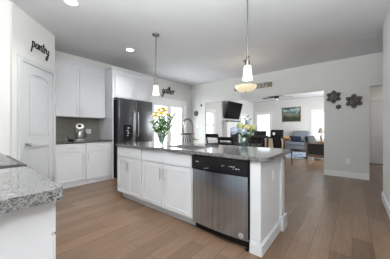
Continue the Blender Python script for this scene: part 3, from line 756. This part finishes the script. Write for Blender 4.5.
word('gather', 'gather_sign', 'black script word sign above the patio door, right of the fridge', (WX + 0.002, 4.43, 2.42), LZ, 0.60, 0.13, 0.012)

def metal_flower(x, z, r, label, petals=6, y=WY):
    r *= 0.9
    t = thing('metal_flower', label, 'wall decoration', (x, y - 0.002, z), 0, None)
    M0 = Matrix.Rotation(R(90), 4, 'X')
    pm = MB()
    for k in range(petals):
        a = 2 * PI * k / petals + PI / petals
        c = r * 0.62
        loop = [((c + u * r) * math.cos(a) - v * r * math.sin(a), (c + u * r) * math.sin(a) + v * r * math.cos(a), 0.014) for u, v in ((0.42, 0), (0.20, 0.24), (-0.10, 0.30), (-0.42, 0.10), (-0.42, -0.10), (-0.10, -0.30), (0.20, -0.24), (0.42, 0))]
        pm.tube(loop, r * 0.055, 6, M0)
        pm.tube([(r * 0.1 * math.cos(a), r * 0.1 * math.sin(a), 0.012), ((r * 0.98) * math.cos(a), (r * 0.98) * math.sin(a), 0.018)], [r * 0.07, r * 0.05], 6, M0)
        pm.lathe([(r * 0.001, 0.006), (r * 0.22, 0.008), (r * 0.26, 0.014), (r * 0.20, 0.012), (r * 0.05, 0.009)], 10, M0 @ Matrix.Translation((c * math.cos(a), c * math.sin(a), 0)), cap=False)
    pm.build('petals', star_m, t, smooth=True)
    cm_ = MB(); cm_.lathe([(r * 0.26, 0.0), (r * 0.28, 0.018), (r * 0.18, 0.03), (0.001, 0.034)], 14, M0); cm_.build('center', bronze, t, smooth=True)
    return t
metal_flower(-0.36, 1.985, 0.175, 'large dark metal flower on the wall, the one nearer the wide opening')
metal_flower(0.035, 1.845, 0.185, 'large dark metal flower on the wall, the one nearer the right doorway')
metal_flower(-0.265, 1.725, 0.068, 'smallest of the three dark metal flowers right of the opening, below the other two')
metal_flower(-4.79, 1.78, 0.125, 'dark metal flower on the narrow wall left of the opening, the larger of two', 7)
metal_flower(-4.53, 2.085, 0.055, 'small round dark metal flower by the top left corner of the opening', 6)

# carved scroll above the opening
sg = thing('carved_wall_scroll', 'long taupe carved wood scroll panel on the wall behind the bowl light', 'wall decoration', (-3.12, WY - 0.001, 2.45))
SL = 1.25; SHh = 0.15
b = MB(); b.box(0, SL, -0.02, 0, 0, 0.018, 0.003); b.box(0, SL, -0.02, 0, SHh - 0.018, SHh, 0.003)
b.box(0, 0.02, -0.02, 0, 0.018, SHh - 0.018); b.box(SL - 0.02, SL, -0.02, 0, 0.018, SHh - 0.018); b.build('frame', scroll_m, sg)
b = MB()
for x0 in (0.02, SL - 0.15):
    MB().box(x0, x0 + 0.13, -0.016, 0, 0.018, SHh - 0.018, 0.004).build('end_block', scroll_m, sg)
b = MB()
for k in range(8):
    cx = 0.21 + k * 0.118; s = 1 if k % 2 else -1
    sp = [(cx + (0.004 + 0.0034 * q) * math.cos(q * PI / 5), -0.011, SHh / 2 + s * (0.004 + 0.0034 * q) * math.sin(q * PI / 5)) for q in range(15)]
    b.tube(sp, 0.008, 6); b.tube([(cx - 0.05, -0.011, SHh / 2 - s * 0.045), (cx + 0.01, -0.011, SHh / 2), (cx + 0.055, -0.011, SHh / 2 + s * 0.045)], 0.008, 6)
b.build('scrollwork', brownw, sg, smooth=True)

# ------------------------------------------------------------------ flowers
def vase(label, loc, prof, m, name='glass_vase', wm=None):
    t = thing(name, label, 'vase', loc)
    inner = [(max(r - 0.004, 0.002), z + (0.006 if i == 0 else 0)) for i, (r, z) in enumerate(prof)]
    b = MB(); b.lathe([(0.001, prof[0][1])] + prof + inner[::-1] + [(0.001, inner[0][1])], 28, cap=False); b.build('glass', m, t, smooth=True)
    return t
V1 = Vector((-2.27, 1.99, 0.9255))
vase('clear flared glass vase holding yellow flowers on the island left of the sink', V1, [(0.045, 0), (0.05, 0.01), (0.034, 0.05), (0.045, 0.10), (0.058, 0.15), (0.052, 0.19), (0.05, 0.21)], vase_m)
V2 = Vector((-1.20, 2.60, 0.9255))
vase('blue green glass vase holding hydrangeas on the back edge of the island', V2, [(0.04, 0), (0.055, 0.02), (0.065, 0.07), (0.055, 0.12), (0.035, 0.15), (0.04, 0.17)], bluevase_m)

def flower(name, label, cat, base, tip, kind, pm, r, group, stemc=None):
    """a stem with leaves and a head, in world space with the empty at the stem foot"""
    base = Vector(base); tip = Vector(tip); d = tip - base
    t = thing(name, label, cat, base, 0, group)
    mid = d * 0.5 + Vector((0, 0, 0.03))
    b = MB(); b.tube([(0, 0, 0), d * 0.25 + Vector((0, 0, 0.02)), mid, d * 0.8 + Vector((0, 0, 0.012)), d], 0.0028, 6); b.build('stem', leaf_m, t, smooth=True)
    dz = d.normalized(); q = Vector((0, 0, 1)).rotation_difference(dz).to_matrix().to_4x4()
    T = Matrix.Translation(d) @ q
    h = MB()
    if kind == 'rose':
        for ring, (n, tilt, s) in enumerate(((7, 50, 1.0), (6, 30, 0.85), (4, 12, 0.65))):
            for k in range(n):
                a = 2 * PI * k / n + ring * 0.5
                h.sphere((0, 0, r * 0.62 * s), r * 0.62 * s, (0.75, 0.2, 1.0), 1, T @ Matrix.Rotation(a, 4, 'Z') @ Matrix.Rotation(R(tilt), 4, 'X') )
        h.sphere((0, 0, r * 0.35), r * 0.3, (1, 1, 1), 1, T)
    elif kind == 'hydrangea':
        rnd = random.Random(int(r * 1e5) + int(abs(tip.x) * 1e4)); n = 70
        for k in range(n):
            z = 1 - 1.65 * (k + .5) / n; ph = k * 2.39996; rr = math.sqrt(max(0, 1 - z * z))
            nn = Vector((rr * math.cos(ph), rr * math.sin(ph), z)); qq = Vector((0, 0, 1)).rotation_difference(nn).to_matrix().to_4x4()
            Mp = T @ Matrix.Translation(nn * r * rnd.uniform(0.86, 1.0) + Vector((0, 0, r * 0.3))) @ qq @ Matrix.Rotation(rnd.uniform(0, 1.5), 4, 'Z')
            for s in range(4):
                h.sphere((r * 0.13, 0, 0), r * 0.14, (1, 0.75, 0.25), 1, Mp @ Matrix.Rotation(s * PI / 2, 4, 'Z'))
    else:  # leafy sprig
        for k in range(9):
            f = 0.35 + 0.65 * k / 8; p = d * f; a = k * 2.4
            Mp = Matrix.Translation(p) @ Matrix.Rotation(a, 4, 'Z') @ Matrix.Rotation(R(50), 4, 'Y')
            h.sphere((0, 0, r * 0.9), r, (0.32, 0.08, 1.0), 1, Mp)
    h.build('bloom' if kind != 'sprig' else 'leaves', pm, t, smooth=True)
    if kind != 'sprig':
        lv = MB()
        for k in range(3):
            Mp = Matrix.Translation(d * (0.45 + 0.17 * k)) @ Matrix.Rotation(k * 2.1 + tip.x * 9, 4, 'Z') @ Matrix.Rotation(R(62), 4, 'Y')
            lv.sphere((0, 0, 0.035), 0.036, (0.42, 0.07, 1.0), 1, Mp)
        lv.build('foliage', leaf_m, t, smooth=True)
    return t
rr = random.Random(4)
G1 = 'yellow flowers in the island vase'
for k, (dx, dy, dz, mm, nm, lb) in enumerate([(-0.08, 0.01, 0.485, yellow, 'yellow_rose', None), (0.02, 0.0, 0.55, yellow, 'yellow_rose', None), (-0.085, -0.05, 0.44, yellow, 'yellow_rose', None), (-0.05, 0.04, 0.53, yellow, 'yellow_rose', None), (0.0, -0.03, 0.47, yellow, 'yellow_rose', None), (0.04, 0.03, 0.52, yellow, 'yellow_rose', None),
        (-0.03, -0.05, 0.42, yellow, 'yellow_rose', None), (0.09, 0.0, 0.46, yellow, 'yellow_rose', None), (-0.01, 0.06, 0.50, orange, 'orange_rose', 1)]):
    base = V1 + Vector((dx * 0.15, dy * 0.15, 0.012 + 0.002 * k))
    off = Vector((dx * 0.777 - dy * 0.63, dx * 0.63 + dy * 0.777, dz))
    if lb: flower(nm, 'orange rose among the yellow ones in the island vase', 'flower', base, V1 + off, 'rose', mm, 0.042, None)
    else: flower(nm, 'yellow rose on a leafy stem in the clear vase on the island', 'flower', base, V1 + off, 'rose', mm, 0.046, G1)
for k, (dx, dy, dz) in enumerate([(-0.15, 0.02, 0.36), (0.15, -0.02, 0.42), (0.10, 0.05, 0.36), (-0.10, -0.04, 0.34), (0.17, 0.03, 0.46), (0.02, -0.06, 0.38), (0.0, 0.05, 0.42), (-0.13, 0.03, 0.38), (0.06, -0.06, 0.33), (-0.05, 0.07, 0.36)]):
    base = V1 + Vector((dx * 0.12, dy * 0.12, 0.014)); off = Vector((dx * 0.777 - dy * 0.63, dx * 0.63 + dy * 0.777, dz))
    flower('leafy_sprig', 'green leafy sprig among the yellow flowers in the clear vase', 'foliage', base, V1 + off, 'sprig', leaf_m if k not in (0, 7) else palleaf, 0.042, 'leafy sprigs in the yellow bouquet')
hy = [(-0.125, 0.0, 0.215, hyblue, 0.062, 'blue hydrangea at the left of the bouquet on the island back edge'),
      (-0.045, 0.03, 0.285, hygreen, 0.052, 'lime green hydrangea, upper left in the hydrangea vase'),
      (0.12, 0.0, 0.255, hygreen, 0.052, 'lime green hydrangea at the right of the hydrangea vase'),
      (0.035, -0.03, 0.265, hycream, 0.045, 'cream yellow hydrangea in the middle of the hydrangea vase'),
      (0.06, 0.06, 0.34, hyblue, 0.036, 'small blue hydrangea rising highest in the hydrangea vase'),
      (-0.02, -0.06, 0.21, hyblue, 0.045, 'pale blue hydrangea low at the front of the hydrangea vase')]
for k, (dx, dy, dz, mm, r, lb) in enumerate(hy):
    base = V2 + Vector((dx * 0.15, dy * 0.15, 0.012)); off = Vector((dx * 0.777 - dy * 0.63, dx * 0.63 + dy * 0.777, dz))
    flower('hydrangea', lb, 'flower', base, V2 + off, 'hydrangea', mm, r, None)
for k, (dx, dy, dz) in enumerate([(0.03, 0.02, 0.42), (0.08, 0.05, 0.38), (0.0, 0.05, 0.30), (-0.06, -0.05, 0.24), (0.09, -0.04, 0.22)]):
    base = V2 + Vector((dx * 0.12, dy * 0.12, 0.014)); off = Vector((dx * 0.777 - dy * 0.63, dx * 0.63 + dy * 0.777, dz))
    flower('leafy_sprig', 'green leafy sprig in the hydrangea vase', 'foliage', base, V2 + off, 'sprig', leaf_m, 0.03, 'leafy sprigs in the hydrangea vase')

# ------------------------------------------------------------------ dining furniture
matte_black = mat('matte_black_fabric', (0.006, 0.006, 0.006), 0.9, spec=0.05)
def slat_chair(label, loc, rz, m=blackwood, hz=1.0, slats='v', arms=False):
    t = thing('dining_chair', label, 'chair', loc, rz)   # faces local -y, back at +y
    w = 0.42; d = 0.42
    MB().box(-w / 2, w / 2, -d / 2, d / 2, 0.44, 0.475, 0.008).build('seat', m, t)
    for sx in (-1, 1):
        MB().tube([(sx * 0.19, -0.19, 0.44), (sx * 0.195, -0.2, 0.0)], [0.018, 0.013], 8).build('leg', m, t, smooth=True)
        MB().tube([(sx * 0.19, 0.19, 0.44), (sx * 0.195, 0.215, 0.0)], [0.018, 0.013], 8).build('leg', m, t, smooth=True)
    bk = MB()
    for sx in (-1, 1): bk.tube([(sx * 0.19, 0.195, 0.476), (sx * 0.19, 0.20, 0.7), (sx * 0.19, 0.265, hz)], [0.019, 0.018, 0.017], 8)
    bk.box(-0.205, 0.205, 0.25, 0.28, hz - (0.03 if slats == 'v' else 0.07), hz + 0.015, 0.006)
    if slats == 'v':
        for x in (-0.10, 0.0, 0.10): bk.tube([(x, 0.2, 0.476), (x, 0.21, 0.7), (x, 0.262, hz - 0.02)], 0.016, 6)
    elif slats == 'p': bk.box(-0.18, 0.18, -0.025, 0.025, 0, hz - 0.56, 0.01, M=Matrix.Translation((0, 0.205, 0.50)) @ Matrix.Rotation(R(-8), 4, 'X'))
    else:
        for z, y in ((0.62, 0.202), (0.78, 0.222)): bk.box(-0.19, 0.19, y - 0.008, y + 0.008, z, z + 0.05, 0.003)
    bk.build('backrest', m if slats != 'p' else matte_black, t, smooth=False)
    if arms:
        for sx in (-1, 1): MB().tube([(sx * 0.2, 0.22, 0.70), (sx * 0.215, 0, 0.69), (sx * 0.205, -0.18, 0.66), (sx * 0.195, -0.19, 0.48)], 0.014, 8).build('armrest', m, t, smooth=True)
    return t
def windsor(label, loc, rz, m=blackwood):
    t = thing('windsor_chair', label, 'chair', loc, rz)
    b = MB(); b.lathe([(0.001, 0.43), (0.20, 0.43), (0.225, 0.45), (0.22, 0.47), (0.001, 0.462)], 24, cap=False); b.build('seat', m, t, smooth=True)
    for sx, sy in ((-1, -1), (1, -1), (-1, 1), (1, 1)):
        MB().tube([(sx * 0.13, sy * 0.13, 0.432), (sx * 0.17, sy * 0.17, 0.2), (sx * 0.20, sy * 0.20, 0)], [0.015, 0.02, 0.012], 8).build('leg', m, t, smooth=True)
    bk = MB()
    for k in range(7):
        x = -0.17 + k * 0.34 / 6; y = 0.19 - 0.05 * (x / 0.17) ** 2
        bk.tube([(x * 0.85, y * 0.9, 0.462), (x * 1.15, y + 0.09, 1.02)], 0.0125, 6)
    bk.tube([(x * 1.22, 0.28 - 0.055 * (x / 0.17) ** 2, 1.03 ) for x in (-0.19, -0.12, -0.06, 0, 0.06, 0.12, 0.19)], 0.021, 8)
    bk.build('backrest', m, t, smooth=True)
    return t
windsor('black spindle back chair seen above the island, in front of the patio door', (-4.05, 4.45, 0), R(-110))
tb = thing('dining_table', 'black dining table behind the island, mostly hidden by it', 'table', (-2.65, 5.10, 0))
MB().box(-0.65, 0.65, -0.42, 0.42, 0.72, 0.755, 0.006).build('tabletop', blackwood, tb)
for sx in (-1, 1):
    for sy in (-1, 1): MB().box(sx * 0.58 - 0.03, sx * 0.58 + 0.03, sy * 0.35 - 0.03, sy * 0.35 + 0.03, 0, 0.72, 0.004).build('leg', blackwood, tb)
slat_chair('black ladder back armchair above the island, below the fireplace', (-2.33, 3.80, 0), R(165), slats='h', arms=True, hz=1.06)
slat_chair('low black ladder back chair between the armchair and the hydrangeas', (-2.36, 4.36, 0), R(178), slats='h', hz=0.97)
c3 = slat_chair('dark chair with upright back slats right of the hydrangeas', (-1.73, 4.42, 0), R(-160), m=mat('dark_taupe_wood', (0.045, 0.038, 0.034), 0.5, var=0.2, spec=0.2), slats='v', hz=1.02)
c3.scale = (1.22, 1, 1)
slat_chair('black chair standing alone behind the right end of the island', (-1.80, 6.9, 0), R(70), slats='p', hz=0.95)

# ------------------------------------------------------------------ living room
rug = MB(); rug.box(-4.3, -1.48, 8.45, 10.85, 0.0, 0.012, 0.003); tag(rug.build('area_rug', rug_m), 'blue and white patterned area rug on the living room floor', 'rug')

def armchair(name, label, loc, rz, m, w=0.85, d=0.85, hb=1.05, ha=0.62, cush=1, legm=None, pillow=None):
    t = thing(name, label, 'sofa' if name == 'sofa' else 'armchair', loc, rz)    # faces local -y
    at = 0.15
    MB().box(-w / 2 + at, w / 2 - at, -d / 2 + 0.03, d / 2 - 0.02, 0.10, 0.30, 0.02).build('base', m, t, smooth=True)
    wi = w - 2 * at
    for k in range(cush):
        x0 = -wi / 2 + wi * k / cush; x1 = x0 + wi / cush
        MB().box(x0 + 0.003, x1 - 0.003, -d / 2, d / 2 - 0.24, 0.302, 0.47, 0.045, seg=4).build('seat_cushion', m, t, smooth=True)
        Mb_ = Matrix.Translation((0, d / 2 - 0.20, 0.40)) @ Matrix.Rotation(R(-10), 4, 'X')
        MB().box(x0 + 0.003, x1 - 0.003, 0.0, 0.17, 0.075, hb - 0.40, 0.05, M=Mb_, seg=4).build('backrest', m, t, smooth=True)
    for sx in (-1, 1):
        x0, x1 = sorted((sx * w / 2, sx * (w / 2 - at)))
        MB().box(x0 + 0.003, x1 - 0.003, -d / 2 + 0.01, d / 2 - 0.03, 0.08, ha, 0.05, seg=4).build('armrest', m, t, smooth=True)
        for sy in (-1, 1): MB().tube([(sx * (w / 2 - 0.1), sy * (d / 2 - 0.1), 0.0), (sx * (w / 2 - 0.1), sy * (d / 2 - 0.1), 0.105)], [0.018, 0.024], 8).build('leg', legm or blackwood, t, smooth=True)
    return t
armchair('armchair', 'blue grey upholstered armchair below the landscape painting', (-2.26, 11.65, 0), R(-8), bluef, w=1.15, d=0.9, hb=1.08, ha=0.70)
pl_ = MB(); pl_.box(-0.30, 0.30, -0.06, 0.06, -0.14, 0.14, 0.055, seg=4); po = pl_.build('throw_pillow', navy, smooth=True)
po.location = (-2.38, 11.45, 0.64); po.rotation_euler = (R(-14), 0, R(-8)); tag(po, 'navy blue pillow on the blue grey armchair', 'pillow')
armchair('sofa', 'black leather sofa below the left window of the far wall', (-4.42, 11.45, 0), R(0), leather, w=1.04, d=0.9, hb=1.06, ha=0.68, cush=2)
armchair('recliner', 'black leather recliner between the black sofa and the blue armchair', (-3.385, 11.35, 0), R(0), leather, w=1.0, d=0.85, hb=1.14, ha=0.72)

sb = thing('side_cabinet', 'light oak side cabinet in front of the black recliner', 'cabinet', (-2.50, 8.22, 0), R(25))
MB().box(-0.33, 0.33, -0.18, 0.18, 0.06, 0.74, 0.006).build('body', oak, sb)
for sx in (-1, 1):
    for sy in (-1, 1): MB().box(sx * 0.29 - 0.02, sx * 0.29 + 0.02, sy * 0.14 - 0.02, sy * 0.14 + 0.02, 0.0, 0.06).build('leg', oak, sb)
MB().box(-0.35, 0.35, -0.20, 0.20, 0.74, 0.765, 0.005).build('top', oak, sb)
for x0, x1 in ((-0.31, -0.005), (0.005, 0.31)):
    m = MB(); shaker(m, x0, x1, 0.09, 0.71, -0.18, 0.018, 0.04); dd = m.build('door', oak, sb)
    MB().sphere((x1 - 0.03 if x0 < 0 else x0 + 0.03, -0.208, 0.45), 0.011).build('knob', bronze, dd, smooth=True)
v3 = MB(); v3.lathe([(0.045, 0), (0.055, 0.03), (0.04, 0.10), (0.025, 0.14), (0.045, 0.19), (0.05, 0.24), (0.035, 0.26)], 20); vo = v3.build('white_urn', whitec, smooth=True)
vo.location = (-2.50, 8.22, 0.7655); tag(vo, 'white ceramic urn standing on the light oak side cabinet', 'vase')

# small dark table with dried flowers
st_ = thing('side_table', 'small dark side table in front of the blue armchair', 'table', (-2.54, 10.45, 0.013))
MB().lathe([(0.20, 0.58), (0.21, 0.59), (0.21, 0.605), (0.001, 0.606)], 24).build('tabletop', brownw, st_, smooth=True)
MB().lathe([(0.025, 0.06), (0.03, 0.3), (0.02, 0.579)], 12).build('pedestal', brownw, st_, smooth=True)
MB().lathe([(0.16, 0), (0.16, 0.03), (0.03, 0.06)], 20).build('base', brownw, st_, smooth=True)
fb = thing('flower_bowl', 'low bowl of orange dried flowers on the small dark side table', 'bowl', (-2.54, 10.45, 0.62))
MB().lathe([(0.05, 0), (0.10, 0.03), (0.12, 0.07), (0.112, 0.07), (0.09, 0.035), (0.001, 0.02)], 20, cap=False).build('bowl', bronze, fb, smooth=True)
m = MB()
for k in range(22):
    a = k * 2.4; q = 0.02 * math.sqrt(k) * 1.2; m.sphere((q * math.cos(a) * 1.3, q * math.sin(a), 0.10 + 0.05 * math.cos(k)), 0.03, (1, 1, 0.8), 1)
m.build('dried_flowers', orange, fb, smooth=True)['kind'] = 'stuff'

# wooden framed armchair at the right jamb
wc = thing('wooden_armchair', 'brown wood framed armchair with charcoal cushions at the right edge of the opening', 'armchair', (-0.95, 8.95, 0), R(75))
MB().box(-0.33, 0.33, -0.36, 0.30, 0.34, 0.47, 0.04, seg=3).build('seat_cushion', grey_fab, wc, smooth=True)
MB().box(-0.33, 0.33, 0.0, 0.15, 0.0, 0.50, 0.05, seg=3, M=Matrix.Translation((0, 0.22, 0.42)) @ Matrix.Rotation(R(-14), 4, 'X')).build('back_cushion', grey_fab, wc, smooth=True)
MB().box(-0.35, 0.35, -0.34, 0.36, 0.26, 0.335, 0.008).build('frame', brownw, wc)
for sx in (-1, 1):
    x0, x1 = sorted((sx * 0.35, sx * 0.40))
    MB().box(x0, x1, -0.36, -0.30, 0, 0.60, 0.006).build('leg', brownw, wc); MB().box(x0, x1, 0.32, 0.38, 0, 0.60, 0.006).build('leg', brownw, wc)
    m = MB(); m.box(x0 - 0.02, x1 + 0.02, -0.42, 0.42, 0.60, 0.63, 0.01)
    m.box(x0 - 0.005, x1 + 0.005, -0.30, 0.32, 0.10, 0.20, 0.004)
    m.build('armrest', brownw, wc); MB().box(x0 + 0.01, x1 - 0.01, -0.30, 0.32, 0.20, 0.60).build('side_panel', grey_fab, wc)
lt = thing('lamp_table', 'small brown table carrying the lamp beside the right far window', 'table', (-1.02, 10.6, 0))
MB().box(-0.24, 0.24, -0.24, 0.24, 0.57, 0.60, 0.005).build('tabletop', brownw, lt)
for sx in (-1, 1):
    for sy in (-1, 1): MB().box(sx * 0.2 - 0.02, sx * 0.2 + 0.02, sy * 0.2 - 0.02, sy * 0.2 + 0.02, 0, 0.57).build('leg', brownw, lt)
tl = thing('table_lamp', 'table lamp with taupe shade beside the right far window', 'lamp', (-1.10, 10.6, 0.60))
MB().lathe([(0.07, 0), (0.07, 0.015), (0.025, 0.04), (0.05, 0.14), (0.06, 0.22), (0.02, 0.32), (0.012, 0.42)], 20).build('base', bronze, tl, smooth=True)
MB().lathe([(0.15, 0.38), (0.075, 0.62), (0.072, 0.62), (0.146, 0.38)], 24, cap=False).build('lamp_shade', lampsh, tl, smooth=True)

# painting
pt = thing('framed_painting', 'framed dark green landscape painting on the far living room wall', 'painting', (-2.77, FY - 0.001, 2.01))
PW, PH = 0.50, 0.42
m = MB(); m.box(-PW, PW, -0.035, 0, PH - 0.045, PH, 0.006); m.box(-PW, PW, -0.035, 0, -PH, -PH + 0.045, 0.006); m.box(-PW, -PW + 0.045, -0.035, 0, -PH + 0.045, PH - 0.045, 0.006); m.box(PW - 0.045, PW, -0.035, 0, -PH + 0.045, PH - 0.045, 0.006)
m.build('frame', bronze, pt)
MB().box(-PW + 0.045, PW - 0.045, -0.015, -0.004, -PH + 0.045, PH - 0.045).build('canvas', paint_m, pt)

# ceiling fan
fn = thing('ceiling_fan', 'dark ceiling fan hanging in the living room', 'ceiling fan', (-2.62, 9.0, H))
MB().lathe([(0.001, -0.06), (0.03, -0.055), (0.07, -0.02), (0.07, 0)], 20).build('canopy', blackm, fn, smooth=True)
MB().tube([(0, 0, -0.05), (0, 0, -0.24)], 0.013).build('rod', blackm, fn, smooth=True)
MB().lathe([(0.03, -0.22), (0.11, -0.25), (0.12, -0.31), (0.09, -0.35), (0.05, -0.37), (0.04, -0.38)], 24).build('motor', blackm, fn, smooth=True)
MB().lathe([(0.07, -0.38), (0.085, -0.41), (0.06, -0.45), (0.001, -0.46)], 20).build('light_kit', whitec, fn, smooth=True)
for k in range(5):
    m = MB(); Mk = Matrix.Rotation(R(28 + 72 * k), 4, 'Z') @ Matrix.Translation((0, 0, -0.31)) @ Matrix.Rotation(R(10), 4, 'X')
    m.prism([(0.12, -0.02), (0.2, -0.055), (0.60, -0.07), (0.66, -0.04), (0.66, 0.04), (0.60, 0.07), (0.2, 0.055), (0.12, 0.02)], -0.004, 0.004, plane='xy', M=Mk)
    m.build('blade', blackwood, fn)

# fireplace with mantel on the left living room wall; television above
fp = thing('fireplace', 'white fireplace surround with mantel shelf on the left living room wall', 'fireplace', (WX + 0.001, 8.46, 0), LZ)
FWd = 1.66
m = MB(); m.box(0, 0.33, -0.25, 0, 0, 1.48, 0.004); m.box(FWd - 0.33, FWd, -0.25, 0, 0, 1.48, 0.004); m.box(0.33, FWd - 0.33, -0.25, 0, 1.22, 1.48, 0.004)
m.build('surround', trim_m, fp)
m = MB(); m.box(-0.08, FWd + 0.08, -0.33, 0, 1.48, 1.53, 0.006); m.box(-0.04, FWd + 0.04, -0.29, -0.25, 1.43, 1.48, 0.004); m.build('mantel_shelf', trim_m, fp)
m = MB(); m.box(0.33, 0.45, -0.22, -0.02, 0, 1.22); m.box(FWd - 0.45, FWd - 0.33, -0.22, -0.02, 0, 1.22); m.box(0.45, FWd - 0.45, -0.22, -0.02, 0.95, 1.22); m.build('tile_facing', tilefire, fp)
MB().box(0.45, FWd - 0.45, -0.16, -0.02, 0, 0.95).build('firebox', blackm, fp)
gl = thing('mantel_garland', 'dark garland lying on the mantel shelf under the television', 'decoration', (WX + 0.16, 8.50, 1.5305), LZ)
m = MB(); rg_ = random.Random(3)
for k in range(60):
    x = k / 59 * 1.5; m.sphere((x, rg_.uniform(-0.05, 0.05), 0.035 + 0.03 * abs(math.cos(x * 4.6)) * rg_.random()), 0.035, (1.3, 0.8, 0.7), 1)
m.build('foliage', blackm, gl)['kind'] = 'stuff'
tv = thing('television', 'black flat television tilted forward on the wall above the fireplace', 'television', (WX + 0.04, 9.18, 2.12), 0)
MT = Matrix.Translation((0.20, 0, 0)) @ Matrix.Rotation(R(88), 4, 'Z') @ Matrix.Rotation(R(15), 4, 'X')
m = MB(); m.box(-0.74, 0.74, -0.02, 0.02, -0.44, 0.44, 0.004, M=MT); m.build('casing', blackp, tv)
m = MB(); m.box(-0.725, 0.725, -0.0225, -0.0205, -0.425, 0.425, M=MT); m.build('screen', screen_m, tv)
m = MB(); m.box(-0.035, -0.01, -0.2, 0.2, -0.15, 0.15); m.tube([(-0.01, 0, 0), (0.09, -0.1, 0.0), (0.17, 0.0, 0)], 0.02); m.build('wall_bracket', blackm, tv)
